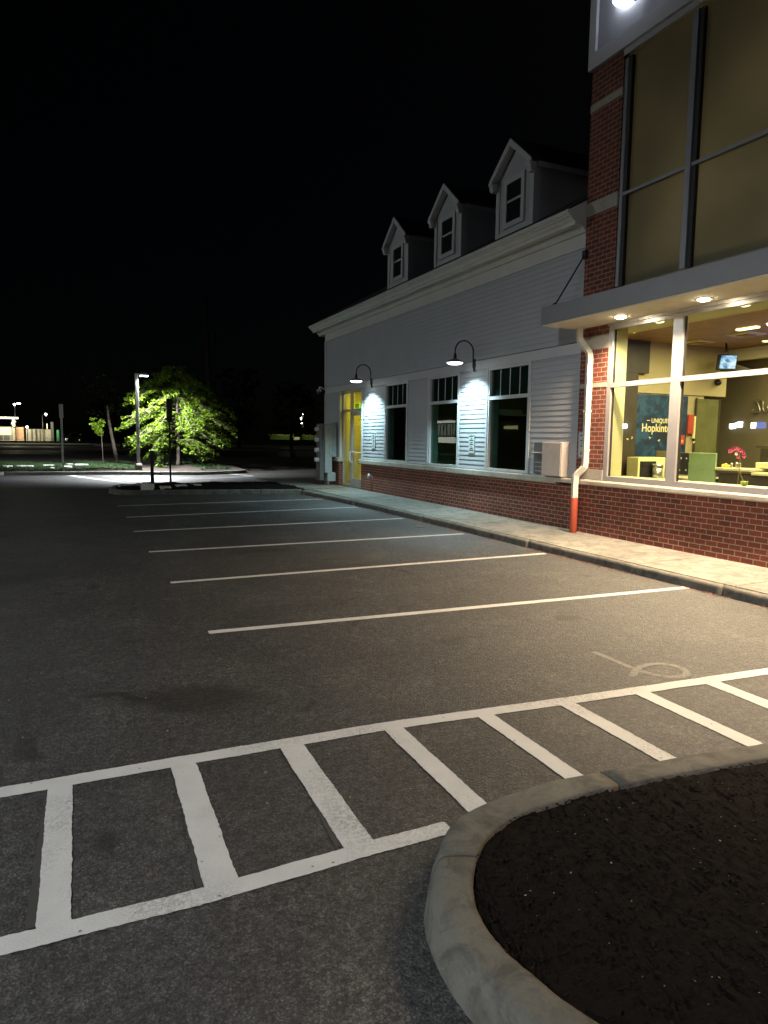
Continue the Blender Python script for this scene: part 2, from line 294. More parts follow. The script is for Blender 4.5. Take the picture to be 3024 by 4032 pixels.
# ------------------------------------------------------------------ mesh helpers
class MB:
    def __init__(s): s.v = []; s.f = []; s.sm = []
    def add(s, vs, fs, smooth=False):
        k = len(s.v); s.v += [Vector(v) for v in vs]
        s.f += [tuple(i+k for i in f) for f in fs]; s.sm += [smooth]*len(fs)
        return s
    def box(s, x0, x1, y0, y1, z0, z1, b=0):
        if x0 > x1: x0, x1 = x1, x0
        if y0 > y1: y0, y1 = y1, y0
        if z0 > z1: z0, z1 = z1, z0
        if b <= 0:
            return s.add([(x0,y0,z0),(x1,y0,z0),(x1,y1,z0),(x0,y1,z0),(x0,y0,z1),(x1,y0,z1),(x1,y1,z1),(x0,y1,z1)],
                [(0,3,2,1),(4,5,6,7),(0,1,5,4),(1,2,6,5),(2,3,7,6),(3,0,4,7)])
        bm = bmesh.new(); bmesh.ops.create_cube(bm, size=1)
        for v in bm.verts:
            v.co = Vector(((x0+x1)/2+v.co.x*(x1-x0), (y0+y1)/2+v.co.y*(y1-y0), (z0+z1)/2+v.co.z*(z1-z0)))
        bmesh.ops.bevel(bm, geom=bm.edges[:], offset=b, segments=2, affect='EDGES', profile=.5)
        bm.verts.index_update()
        s.add([v.co.copy() for v in bm.verts], [[v.index for v in f.verts] for f in bm.faces]); bm.free(); return s
    def prism(s, poly, axis, a, b):
        """poly of 2D points extruded along axis from a to b; axis 'y': (x,z); 'x': (y,z); 'z': (x,y)"""
        def P(p, t): return {'y': (p[0], t, p[1]), 'x': (t, p[0], p[1]), 'z': (p[0], p[1], t)}[axis]
        n = len(poly); vs = [P(p, a) for p in poly]+[P(p, b) for p in poly]
        fs = [tuple(range(n)), tuple(range(2*n-1, n-1, -1))]+[(i, i+n, (i+1) % n+n, (i+1) % n) for i in range(n)]
        return s.add(vs, fs)
    def tube(s, path, r, seg=10, cap=True):
        path = [Vector(p) for p in path]; rr = r if hasattr(r, '__len__') else [r]*len(path)
        vs = []; prev = None
        for i, p in enumerate(path):
            d = (path[min(i+1, len(path)-1)]-path[max(i-1, 0)]).normalized()
            if prev is None:
                a = Vector((0, 0, 1)) if abs(d.z) < .9 else Vector((1, 0, 0)); u = d.cross(a).normalized()
            else:
                u = (prev-d*prev.dot(d)).normalized()
            prev = u; w = d.cross(u)
            for k in range(seg):
                t = 2*math.pi*k/seg; vs.append(p+(u*math.cos(t)+w*math.sin(t))*rr[i])
        fs = []
        for i in range(len(path)-1):
            for k in range(seg):
                a = i*seg+k; b = i*seg+(k+1) % seg; fs.append((a, b, b+seg, a+seg))
        if cap: fs += [tuple(range(seg-1, -1, -1)), tuple(range((len(path)-1)*seg, len(path)*seg))]
        return s.add(vs, fs, True)
    def rtube(s, path, w, h, side):
        """rectangular section swept along path; side = fixed width direction"""
        path = [Vector(p) for p in path]; side = Vector(side).normalized(); vs = []
        for i, p in enumerate(path):
            d = (path[min(i+1, len(path)-1)]-path[max(i-1, 0)]).normalized(); u = side; n2 = d.cross(u).normalized()
            for a, b in ((-1, -1), (1, -1), (1, 1), (-1, 1)): vs.append(p+u*(a*w/2)+n2*(b*h/2))
        fs = [(i*4+k, i*4+(k+1) % 4, i*4+(k+1) % 4+4, i*4+k+4) for i in range(len(path)-1) for k in range(4)]
        fs += [(3, 2, 1, 0), tuple(range(len(path)*4-4, len(path)*4))]
        return s.add(vs, fs)
    def lathe(s, prof, c, axis='z', seg=24, cap=True):
        """prof [(r, h)] round axis through c"""
        vs = []
        for r, h in prof:
            for k in range(seg):
                t = 2*math.pi*k/seg; a, b = r*math.cos(t), r*math.sin(t)
                vs.append(Vector(c)+Vector({'z': (a, b, h), 'x': (h, a, b), 'y': (a, h, b)}[axis]))
        fs = [(i*seg+k, i*seg+(k+1) % seg, (i+1)*seg+(k+1) % seg, (i+1)*seg+k) for i in range(len(prof)-1) for k in range(seg)]
        if cap:
            fs += [tuple(range(seg-1, -1, -1)), tuple(range((len(prof)-1)*seg, len(prof)*seg))]
        return s.add(vs, fs, True)
    def build(s, name, mat, parent=None, local=False, bevel=0):
        me = bpy.data.meshes.new(name)
        o0 = Vector((0, 0, 0)) if (parent is None or local) else ORG.get(parent.name, Vector((0, 0, 0)))
        me.from_pydata([v-o0 for v in s.v], [], s.f)
        me.materials.append(mat if not isinstance(mat, str) else M[mat])
        bm = bmesh.new(); bm.from_mesh(me)
        bmesh.ops.recalc_face_normals(bm, faces=bm.faces[:]) if len(bm.faces) < 6000 else None
        uvl = bm.loops.layers.uv.new('uv')
        for i, f in enumerate(bm.faces):
            f.smooth = s.sm[i] if i < len(s.sm) else False
            nn = f.normal; ax = max(range(3), key=lambda k: abs(nn[k]))
            for l in f.loops:
                c = l.vert.co+o0
                l[uvl].uv = (c.y, c.z) if ax == 0 else ((c.x, c.z) if ax == 1 else (c.x, c.y))
        bm.to_mesh(me); bm.free()
        ob = bpy.data.objects.new(name, me); COL.objects.link(ob)
        if parent is not None: ob.parent = parent; ORG[ob.name] = o0
        if bevel:
            md = ob.modifiers.new('bevel', 'BEVEL'); md.width = bevel; md.segments = 2; md.limit_method = 'ANGLE'
        return ob
ORG = {}
def each(name, mat, parent, boxes, bevel=0):
    """one object per box (x0, x1, y0, y1, z0, z1)"""
    out = []
    for bx in boxes:
        q = MB(); q.box(*bx); out.append(q.build(name, mat, parent, bevel=bevel))
    return out
def tag(o, label, cat, group=None, kind=None):
    if label: o['label'] = label
    if cat: o['category'] = cat
    if group: o['group'] = group
    if kind: o['kind'] = kind
    return o
def thing(name, label, cat, loc=(0, 0, 0), group=None):
    o = bpy.data.objects.new(name, None); COL.objects.link(o); o.location = loc; o.empty_display_size = .2
    ORG[o.name] = Vector(loc); return tag(o, label, cat, group)
def struct(o, label, cat='ground', group=None): return tag(o, label, cat, group, 'structure')
def dup(root, loc, label):
    r = root.copy(); COL.objects.link(r); r.location = loc; r['label'] = label
    for ch in list(root.children):
        c = ch.copy(); COL.objects.link(c); c.parent = r
        if ch.type == 'LIGHT': c.data = ch.data
        for g in ch.children:
            d = g.copy(); COL.objects.link(d); d.parent = c
    return r
def text_mesh(name, txt, size, mat, parent, origin, xdir, zdir, depth=.004, align='LEFT', bold=0.0, sx=1.0):
    cu = bpy.data.curves.new(name, 'FONT'); cu.body = txt; cu.size = size; cu.extrude = depth; cu.align_x = align; cu.offset = bold
    to = bpy.data.objects.new('tmp', cu); COL.objects.link(to)
    dg = bpy.context.evaluated_depsgraph_get(); dg.update()
    me = bpy.data.meshes.new_from_object(to.evaluated_get(dg)); bpy.data.objects.remove(to)
    X = Vector(xdir).normalized(); Z = Vector(zdir).normalized(); Nn = X.cross(Z)
    o0 = ORG.get(parent.name, Vector((0, 0, 0))) if parent else Vector((0, 0, 0))
    for v in me.vertices: v.co = Vector(origin)-o0+X*v.co.x*sx+Z*v.co.y+Nn*v.co.z
    me.materials.clear(); me.materials.append(M[mat]); me.name = name
    ob = bpy.data.objects.new(name, me); COL.objects.link(ob)
    if parent: ob.parent = parent; ORG[ob.name] = o0
    return ob
def lamp(name, kind, loc, energy, col, parent=None, size=.1, spot=None, blend=.2, rot=None, shape=None):
    d = bpy.data.lights.new(name, kind); d.energy = energy; d.color = col
    if kind == 'SPOT': d.spot_size = R(spot); d.spot_blend = blend; d.shadow_soft_size = size
    elif kind == 'POINT': d.shadow_soft_size = size
    elif kind == 'AREA':
        d.size = size
        if shape: d.shape = 'RECTANGLE'; d.size_y = shape
    o = bpy.data.objects.new(name, d); COL.objects.link(o)
    o0 = ORG.get(parent.name, Vector((0, 0, 0))) if parent else Vector((0, 0, 0))
    o.location = Vector(loc)-o0
    if parent: o.parent = parent
    if rot: o.rotation_euler = rot
    return o
def smooth_line(pts, k=6):
    out = []
    P = [Vector(p) for p in pts]
    for i in range(len(P)-1):
        p0 = P[max(i-1, 0)]; p1 = P[i]; p2 = P[i+1]; p3 = P[min(i+2, len(P)-1)]
        for j in range(k):
            t = j/k
            out.append(.5*((2*p1)+(-p0+p2)*t+(2*p0-5*p1+4*p2-p3)*t*t+(-p0+3*p1-3*p2+p3)*t**3))
    out.append(P[-1]); return out
def resample(pts, n):
    P = [Vector(p) for p in pts]; L = [0]
    for i in range(1, len(P)): L.append(L[-1]+(P[i]-P[i-1]).length)
    out = []; j = 0
    for k in range(n):
        d = L[-1]*k/(n-1)
        while j < len(P)-2 and L[j+1] < d: j += 1
        t = (d-L[j])/max(1e-9, L[j+1]-L[j]); out.append(P[j].lerp(P[j+1], min(1, t)))
    return out

# ================================================================== GROUND
b = MB()
b.add([(-300, -120, 0), (300, -120, 0), (300, 420, 0), (-300, 420, 0)], [(0, 1, 2, 3)])
struct(b.build('ground', 'soil'), 'dark bare ground under and beyond the car park')
b = MB(); b.add([(-40, -20, .004), (40, -20, .004), (40, 33.42, .004), (-40, 33.42, .004)], [(0, 1, 2, 3)])
struct(b.build('parking_lot', 'asphalt'), 'dark worn asphalt of the car park', 'pavement')
b = MB(); b.add([(-120, 60, .004), (120, 60, .004), (120, 84, .004), (-120, 84, .004)], [(0, 1, 2, 3)])
b.add([(-120, 100, .004), (120, 100, .004), (120, 112, .004), (-120, 112, .004)], [(0, 1, 2, 3)])
struct(b.build('road', 'asphalt'), 'dark street beyond the grass strip', 'road')

def strip(name, pts, w, mat, z=.008, label='', group=None):
    """painted line through pts with width w"""
    P = [Vector((p[0], p[1], 0)) for p in pts]; vs = []
    # subdivide and give the edges a slightly ragged run
    Q = []
    for i in range(len(P)-1):
        n = max(2, int((P[i+1]-P[i]).length/.018))
        Q += [P[i].lerp(P[i+1], k/n) for k in range(n)]
    Q.append(P[-1])
    for i, p in enumerate(Q):
        d = (Q[min(i+1, len(Q)-1)]-Q[max(i-1, 0)]).normalized(); s = Vector((-d.y, d.x, 0))
        e1 = random.uniform(-.0022, .0022)+.0015*math.sin(i*.31); e2 = random.uniform(-.0022, .0022)+.0015*math.sin(i*.23+2)
        tw = w
        if i == 0 or i == len(Q)-1: tw = w*.9
        vs += [p+s*(tw/2+e1)+Vector((0, 0, z)), p-s*(tw/2+e2)+Vector((0, 0, z))]
    fs = [(2*i, 2*i+1, 2*i+3, 2*i+2) for i in range(len(Q)-1)]
    b = MB(); b.add(vs, fs); o = b.build(name, mat)
    struct(o, label, 'marking', group); return o
LINES = [((1.09, 6.30), (6.92, 6.14)), ((1.05, 8.66), (6.82, 8.86)), ((1.035, 11.10), (6.75, 11.28)), ((1.0, 13.57), (6.75, 13.93)), ((1.035, 16.0), (6.74, 16.60)), ((1.01, 18.63), (6.68, 19.08))]
names = ['nearest', 'second', 'third', 'fourth', 'fifth', 'farthest']
for (a, c), nm in zip(LINES, names):
    strip('parking_line', [a, c], .105, 'paint', label='%s white parking bay line from the camera' % nm, group='white lines between parking bays')
# hatched aisle
HT = [(-2.6, 3.72), (-.4, 3.79), (.52, 3.796), (1.73, 3.787), (3.09, 3.692), (5.0, 3.585), (6.7, 3.48)]
HB = [(-2.6, 2.56), (-.28, 2.60), (.43, 2.595), (1.2, 2.634), (1.545, 2.642)]
strip('hatch_line', HT, .115, 'paint', label='far long edge line of the hatched aisle', group='white lines of the hatched aisle')
strip('hatch_line', HB, .10, 'paint', label='near edge line of the hatched aisle ending at the curb', group='white lines of the hatched aisle')
nm = ['first', 'second', 'third', 'fourth', 'fifth', 'sixth', 'seventh', 'eighth', 'ninth']
for i, (x, w, y0, y1) in enumerate([(-.80, .12, 2.64, 3.70), (-.112, .117, 2.65, 3.745), (.50, .135, 2.645, 3.745), (1.11, .142, 2.68, 3.745), (1.762, .125, 2.70, 3.74), (2.405, .115, 2.74, 3.69), (3.035, .12, 2.74, 3.65), (3.67, .125, 2.71, 3.61), (4.325, .135, 2.68, 3.58)]):
    if i == 0: continue
    strip('hatch_bar', [(x-.005, y0-.02), (x+.003, y1)], w, 'paint', z=.0085, label='%s short bar of the hatched aisle from the left' % nm[i-1], group='short bars of the hatched aisle')
for x, y0, y1 in ((-.195, 2.66, 3.70), (.415, 2.66, 3.35), (1.02, 2.70, 3.2)):
    strip('old_hatch_bar', [(x, y0), (x+.035, y1)], .035, 'ghost', z=.0066, label='ghost of an older faded bar along the left edge of the %s hatch bar' % {-.195: 'second', .415: 'third', 1.02: 'fourth'}[x])
loop = [(4.016, 4.511), (4.015, 4.245), (4.017, 4.041), (4.046, 3.901), (4.11, 3.80), (4.20, 3.765), (4.318, 3.791), (4.38, 3.906), (4.35, 4.01), (4.255, 4.065), (4.11, 4.055), (3.976, 3.987), (3.87, 3.90)]
LP_ = [(p.x, p.y) for p in smooth_line([(a, c, 0) for a, c in loop], 4)]
strip('painted_symbol', LP_[:22], .055, 'paint_old', z=.0068, label='long tail of the faded curling paint mark beyond the hatched aisle')
strip('painted_symbol', LP_[21:], .055, 'paint_old', z=.0075, label='round loop of the faded curling paint mark beyond the hatched aisle')
# markings in the cross lane
for i, (a, c, w) in enumerate([((-.1, 33.0), (2.05, 26.95), .28), ((1.15, 32.4), (5.1, 29.9), .12), ((5.1, 29.7), (7.4, 30.9), .12), ((6.76, 33.1), (7.5, 31.2), .16)]):
    strip('lane_line', [a, c], w, 'paint', label=['thick slanted white line left of the island sign posts', 'long thin white line across the lit lane', 'thin white line meeting it near the tree end', 'short white line at the far curb end'][i], group='white lines in the lit cross lane')

# sidewalk slabs and curb (building side)
zc = .12
b = MB(); y = -2.0; slabs = []
while y < 21.3:
    y1 = min(21.3, y+1.52)
    x0, x1 = 7.05, 8.46
    b.add([(x0, y+.006, .123), (x1, y+.006, .158), (x1, y1-.006, .158), (x0, y1-.006, .123),
           (x0, y+.006, .0), (x1, y+.006, .0), (x1, y1-.006, .0), (x0, y1-.006, .0)], [(0, 1, 2, 3), (4, 7, 6, 5), (0, 4, 5, 1), (1, 5, 6, 2), (2, 6, 7, 3), (3, 7, 4, 0)])
    y = y1
# walk continuing past the island
for k in range(4):
    y0 = 21.3+k*1.5
    b.box(6.80 if k == 0 else 6.70, 8.46 if k < 2 else 9.8, y0+.006, y0+1.494, 0, .152)
struct(b.build('sidewalk', 'concrete'), 'pale concrete sidewalk along the building', 'pavement')

def curb_par(name, A, Bn, h, cuts, label, batter=.04, mat='curb'):
    n = len(A); mb = MB(); seg = []
    for i in range(n):
        d = Bn[i]-A[i]; L = d.length; u = d/L; e = random.uniform(-.0012, .0012)
        prof = [(0, 0), (batter*.7, h*.68), (batter*.95, h*.86), (batter*1.4, h*.96), (batter*2.1, h), (L*.75, h), (L*.93, h*.985), (L, h*.93), (L, 0.02)]
        seg.append([A[i]+u*(a+e)+Vector((0, 0, z+e)) for a, z in prof])
    m = len(seg[0]); ci = {c for c in cuts}
    vs = []; fs = []
    def runs():
        s0 = 0
        for c in sorted(ci): yield s0, c; s0 = c
        yield s0, n-1
    for (i0, i1) in runs():
        k0 = len(vs); rr = [list(x) for x in seg[i0:i1+1]]
        # pull the ends back 4 mm for an open joint
        for q in range(m):
            t = (Vector(rr[1][q])-Vector(rr[0][q])).normalized(); rr[0][q] = rr[0][q]+t*.005
            t = (Vector(rr[-2][q])-Vector(rr[-1][q])).normalized(); rr[-1][q] = rr[-1][q]+t*.005
        for r_ in rr: vs += r_
        for i in range(len(rr)-1):
            for k in range(m-1): fs.append((k0+i*m+k, k0+i*m+k+1, k0+(i+1)*m+k+1, k0+(i+1)*m+k))
        fs.append(tuple(k0+k for k in range(m-1, -1, -1))); fs.append(tuple(k0+(len(rr)-1)*m+k for k in range(m)))
    mb.add(vs, fs); o = mb.build(name, mat)
    for p in o.data.polygons: p.use_smooth = len(p.vertices) == 4
    return struct(o, label, 'curb')
def curb(name, outer, inner, mat='curb', h=.12, label='', batter=.035, cuts=(), n=None, group=None):
    n = n or max(12, int(sum((Vector(outer[i+1])-Vector(outer[i])).length for i in range(len(outer)-1))/.08))
    A = resample([(p[0], p[1], 0) for p in outer], n); Bn = resample([(p[0], p[1], 0) for p in inner], n)
    return curb_par(name, A, Bn, h, cuts, label, batter, mat)
curb('curb', [(6.90, -2), (6.90, 5), (6.90, 12), (6.86, 16), (6.70, 19), (6.55, 20.98)], [(7.045, -2), (7.045, 5), (7.045, 12), (7.045, 16), (7.04, 19), (6.98, 21.2)],
     label='long concrete curb edging the sidewalk', n=230, cuts=(38, 76, 114, 152, 190))
# far island (front face, left nose, back)
curb('curb', [(6.55, 20.98), (5.15, 21.30), (2.9, 21.72), (1.6, 21.86), (1.15, 22.1), (.98, 22.8), (1.05, 23.8), (1.35, 24.75), (2.2, 25.0), (4.4, 24.95), (6.6, 24.7)],
     [(6.66, 21.16), (5.2, 21.47), (2.95, 21.90), (1.68, 22.05), (1.35, 22.22), (1.2, 22.8), (1.27, 23.7), (1.5, 24.55), (2.25, 24.82), (4.4, 24.77), (6.6, 24.52)],
     label='stained concrete curb round the planted island at the end of the bays', h=.15, n=150, cuts=(14, 39, 64, 90))
isl = [(6.66, 21.16), (5.2, 21.47), (2.95, 21.90), (1.68, 22.05), (1.35, 22.22), (1.2, 22.8), (1.27, 23.7), (1.5, 24.55), (2.25, 24.82), (4.4, 24.77), (6.6, 24.52)]
def bed(name, poly, z, mat, label, amp=.02, step=.12, cat='mulch', kind='stuff', edge_z=None):
    """bumpy fill of a polygon"""
    bm = bmesh.new(); vs = [bm.verts.new((p[0], p[1], z)) for p in poly]; f = bm.faces.new(vs)
    bmesh.ops.triangulate(bm, faces=[f])
    xs = [p[0] for p in poly]; ys = [p[1] for p in poly]
    x = min(xs)
    while x < max(xs):
        bmesh.ops.bisect_plane(bm, geom=bm.verts[:]+bm.edges[:]+bm.faces[:], plane_co=(x, 0, 0), plane_no=(1, 0, 0)); x += step
    y = min(ys)
    while y < max(ys):
        bmesh.ops.bisect_plane(bm, geom=bm.verts[:]+bm.edges[:]+bm.faces[:], plane_co=(0, y, 0), plane_no=(0, 1, 0)); y += step
    bound = {v for e in bm.edges if e.is_boundary for v in e.verts}
    for v in bm.verts:
        if v not in bound: v.co.z += random.uniform(-.3, 1)*amp+.02*math.sin(v.co.x*3)*math.cos(v.co.y*2.3)*min(1, amp*30)+amp*.6
    me = bpy.data.meshes.new(name); bm.to_mesh(me); bm.free(); me.materials.append(M[mat])
    for p in me.polygons: p.use_smooth = True
    o = bpy.data.objects.new(name, me); COL.objects.link(o); return tag(o, label, cat, None, kind)
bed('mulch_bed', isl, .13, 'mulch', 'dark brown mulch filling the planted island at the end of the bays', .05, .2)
# near island
OUT = [(6.6, 2.10), (5.2, 2.32), (4.3, 2.47), (3.54, 2.56), (2.9, 2.625), (2.2, 2.68), (1.93, 2.67), (1.68, 2.625), (1.5, 2.56), (1.365, 2.45), (1.22, 2.25), (1.13, 2.1), (1.085, 1.93), (1.07, 1.76), (1.085, 1.6), (1.15, 1.35), (1.3, 1.1), (1.6, .85), (2.1, .7), (3.2, .6), (6.6, .4)]
INN = [(6.5, 1.95), (5.1, 2.17), (4.2, 2.30), (3.4, 2.38), (2.75, 2.445), (2.26, 2.472), (2.0, 2.463), (1.81, 2.446), (1.67, 2.40), (1.54, 2.33), (1.40, 2.19), (1.30, 2.03), (1.262, 1.90), (1.257, 1.78), (1.275, 1.66), (1.33, 1.45), (1.46, 1.25), (1.72, 1.03), (2.15, .88), (3.2, .78), (6.5, .58)]
OUTs = smooth_line([(a, c, 0) for a, c in OUT], 6); INNs = smooth_line([(a, c, 0) for a, c in INN], 6)
def near_idx(P, x, y): return min(range(len(P)), key=lambda i: (P[i].x-x)**2+(P[i].y-y)**2)
curb_par('curb', OUTs, INNs, .125, [near_idx(OUTs, 4.9, 2.37), near_idx(OUTs, 2.36, 2.67), near_idx(OUTs, 1.27, 2.33), near_idx(OUTs, 1.2, 1.27)], 'rounded weathered concrete curb in the near right corner')
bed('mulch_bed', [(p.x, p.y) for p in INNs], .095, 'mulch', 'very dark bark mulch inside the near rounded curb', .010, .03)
# bark chips and pale specks on the near bed
def inside(x, y, poly):
    c = False; n = len(poly)
    for i in range(n):
        a = poly[i]; d = poly[i-1]
        if (a.y > y) != (d.y > y) and x < (d.x-a.x)*(y-a.y)/(d.y-a.y)+a.x: c = not c
    return c
def flakes(name, mat, cnt, lo, hi, label, cat, reg, zb=.106, tall=.35):
    b = MB(); k = 0
    while k < cnt:
        x = random.uniform(reg[0], reg[1]); y = random.uniform(reg[2], reg[3])
        if not inside(x, y, INNs): continue
        k += 1; a = random.uniform(0, 6.28); l = random.uniform(lo, hi); w = l*random.uniform(.25, .6); t = w*tall
        R3 = Matrix.Rotation(a, 3, 'Z') @ Matrix.Rotation(random.uniform(-.6, .6), 3, 'X') @ Matrix.Rotation(random.uniform(-.5, .5), 3, 'Y')
        c = Vector((x, y, zb+random.uniform(0, .016)))
        pts = [(-l, 0, 0), (-l*.5, w, 0), (l*.5, w*.9, 0), (l, 0, 0), (l*.4, -w, 0), (-l*.5, -w*.8, 0)]
        vs = [c+R3 @ Vector(p) for p in pts]+[c+R3 @ Vector((p[0]*.8, p[1]*.8, t)) for p in pts]
        b.add(vs, [(5, 4, 3, 2, 1, 0), (6, 7, 8, 9, 10, 11)]+[(i, (i+1) % 6, (i+1) % 6+6, i+6) for i in range(6)])
    o = b.build(name, mat); return tag(o, label, cat, None, 'stuff')
flakes('bark_chips', 'chip', 9000, .003, .013, 'loose dark bark chips over the near mulch bed', 'bark chips', (1.25, 4.6, .8, 2.5))
flakes('pale_chips', 'pebble', 230, .0018, .0055, 'tiny pale specks of stone and petal on the near mulch', 'specks', (1.25, 4.6, .9, 2.45), .128, .8)

# leaf litter in the gutter
b = MB()
for k in range(2600):
    y = random.uniform(5, 21); base = 6.90-max(0, (y-12))*.035
    x = base-abs(random.gauss(0, .06))-.012
    if math.sin(y*1.7)+math.sin(y*4.3+1) < -.4 and random.random() < .8: continue
    s = random.uniform(.006, .016); a = random.uniform(0, 6.28)
    c = Vector((x, y, .012+random.uniform(0, .010))); r3 = Matrix.Rotation(a, 3, 'Z') @ Matrix.Rotation(random.uniform(-.7, .7), 3, 'X')
    b.add([c+r3 @ Vector(p) for p in ((-s, 0, 0), (0, -s*.5, .002), (s, 0, 0), (0, s*.5, .003))], [(0, 1, 2, 3)])
tag(b.build('leaf_litter', 'litter'), 'reddish brown leaf litter gathered along the sidewalk curb', 'leaf litter', None, 'stuff')
b = MB(); b.lathe([(.11, 0), (.11, .004), (.09, .006)], (6.43, 12.49, .006), seg=20)
tag(b.build('drain_cap', 'curb'), 'small pale round cap set in the asphalt near the curb', 'drain cap')
b = MB(); k = 0
for i in range(260):
    x = random.uniform(-1.5, 6.6); y = random.uniform(2, 14); s = random.uniform(.003, .007)
    b.lathe([(s*.3, 0), (s, s*.5), (s*.5, s)], (x, y, .004), seg=6)
tag(b.build('grit', 'pebble'), 'tiny pale grit scattered over the asphalt', 'grit', None, 'stuff')

# ---- far berm with grass
curb('curb', [(-30, 33.55), (-3, 33.5), (1, 33.35), (5.3, 32.3), (7.3, 33.2), (7.9, 34.2), (7.9, 36)], [(-30, 33.8), (-3, 33.75), (1.05, 33.6), (5.3, 32.58), (7.1, 33.4), (7.65, 34.3), (7.65, 36)],
     mat='concrete', label='long pale curb of the grass strip beyond the lit lane', h=.16, n=90, cuts=(30, 45, 60, 74))
b = MB()
def berm_z(x, y): return .15+.09*math.sin(min(1, max(0, (y-33.8)/5))*1.57)+.02*math.sin(x*1.3)
xs = [-30+i*.9 for i in range(43)]; ys = [0, .03, .1, .2, .32, .48, .65, .82, 1]
def ylo(x): return 33.7 if x < 1 else (33.7-(x-1)*.26 if x < 5.3 else 32.55+(x-5.3)*.45)
vs = []
for x in xs:
    for t in ys:
        y = ylo(x)+(58-ylo(x))*t; vs.append((x, y, berm_z(x, y)+.01))
n_ = len(ys)
b.add(vs, [(i*n_+j, (i+1)*n_+j, (i+1)*n_+j+1, i*n_+j+1) for i in range(len(xs)-1) for j in range(n_-1)])
struct(b.build('berm', 'soil'), 'low bank of earth under the grass strip', 'ground')
b = MB()
for k in range(30000):
    x = random.uniform(-7, 3.0) if random.random() < .93 else random.uniform(5.6, 7.3)
    y = ylo(x)+.25+(random.random()**1.6)*9
    if x > 1 and y < ylo(x)+.8: continue
    z = berm_z(x, y); h = random.uniform(.03, .10); a = random.uniform(0, 6.28); w = random.uniform(.012, .03)
    dx, dy = math.cos(a)*w, math.sin(a)*w
    b.add([(x-dx, y-dy, z), (x+dx, y+dy, z), (x+random.uniform(-.04, .04), y+random.uniform(-.04, .04), z+h)], [(0, 1, 2)])
tag(b.build('grass', 'grass'), 'short green grass on the strip beyond the lit lane', 'grass', None, 'stuff')
# pale stepping slabs on the grass
for i, (x, y, w, d) in enumerate([(-2.75, 36.6, .38, .7), (-2.2, 36.9, .40, .7), (-1.85, 37.0, .30, .6), (-1.05, 37.8, .48, .5), (-.83, 35.4, .16, .8), (-.12, 38.5, .30, .7), (-.2, 36.3, .34, 1.0), (.42, 37.7, .62, .8)]):
    t = MB(); z = berm_z(x, y)+.035
    ang = [random.uniform(.85, 1.1) for _ in range(8)]
    t.prism([(x+w/1.8*ang[k]*math.copysign(abs(math.cos(k*.785))**.6, math.cos(k*.785)), y+d/2*ang[k]*math.copysign(abs(math.sin(k*.785))**.6, math.sin(k*.785))) for k in range(8)], 'z', z-.05, z+.035)
    tag(t.build('stone_slab', 'slab'), ['far left pale slab lying in the grass', 'second pale slab from the left in the grass', 'thin pale slab third from the left in the grass', 'wide pale slab left of the thin grey post', 'small pale slab nearest the curb by the grey post', 'small pale slab just right of the grey post, rear one', 'broad pale slab just right of the grey post, front one', 'longest pale slab farthest right in the grass'][i], 'slab', 'pale slabs lying in the grass')

# ================================================================== BUILDING
XW = 8.42
wing = thing('shop_building', 'white clapboard wing with brick base, three dormers and joined brick tower with tall glass front', 'building', (XW, 17, .12))
# brick base
b = MB()
each('brick_base', 'brick', wing, [(8.40, 8.60, 10.06, 20.46, .10, .98), (8.40, 8.60, 22.42, 23.9, .10, .98)])
# cast sill with a rounded front
b = MB()
def sillprof(x, z0, z1, pr): return [(x+.2, z0), (x-pr+.015, z0), (x-pr, z0+.02), (x-pr, z1-.03), (x-pr+.012, z1-.008), (x+.2, z1)]
b.prism(sillprof(8.40, .98, 1.12, .075), 'y', 10.60, 20.52); b.build('stone_sill', 'stone', wing)
b = MB(); b.prism(sillprof(8.40, .98, 1.12, .075), 'y', 22.36, 23.97); b.build('stone_sill', 'stone', wing)
# clapboards
def clap(y0, y1, z0, z1, exp=.104, xf=8.415, th=.017):
    b = MB(); z = z0
    while z < z1-.01:
        zt = min(z+exp, z1); w = random.uniform(-.001, .001)
        b.add([(xf-th+w, y0, z), (xf-th+w, y1, z), (xf-.002, y1, zt), (xf-.002, y0, zt), (xf+.02, y0, z), (xf+.02, y1, z), (xf+.02, y1, zt), (xf+.02, y0, zt)],
              [(0, 1, 2, 3), (0, 4, 5, 1), (4, 7, 6, 5), (0, 3, 7, 4), (1, 5, 6, 2)])
        z += exp
    return b
OPEN = [(17.20, 18.62), (14.42, 15.92), (11.63, 13.14)]
for (y0, y1) in ((18.69, 20.36), (15.99, 17.13), (13.21, 14.35), (10.10, 11.56)):
    clap(y0, y1, 1.125, 3.36).build('siding_panel', 'siding', wing)
clap(22.38, 23.83, 1.125, 3.36).build('siding_panel', 'siding', wing)
clap(10.06, 23.83, 3.57, 5.20).build('siding_panel', 'siding', wing)
b = MB(); b.box(8.392, 8.60, 10.06, 23.91, 3.36, 3.555); b.build('band_board', 'trim', wing)
each('corner_board', 'trim', wing, [(8.375, 8.44, 23.83, 23.93, 1.12, 3.36), (8.375, 8.44, 23.83, 23.93, 3.555, 5.2)])
b = MB(); b.box(8.385, 8.60, 10.06, 23.92, 5.20, 5.445); b.build('frieze_board', 'cornice', wing)
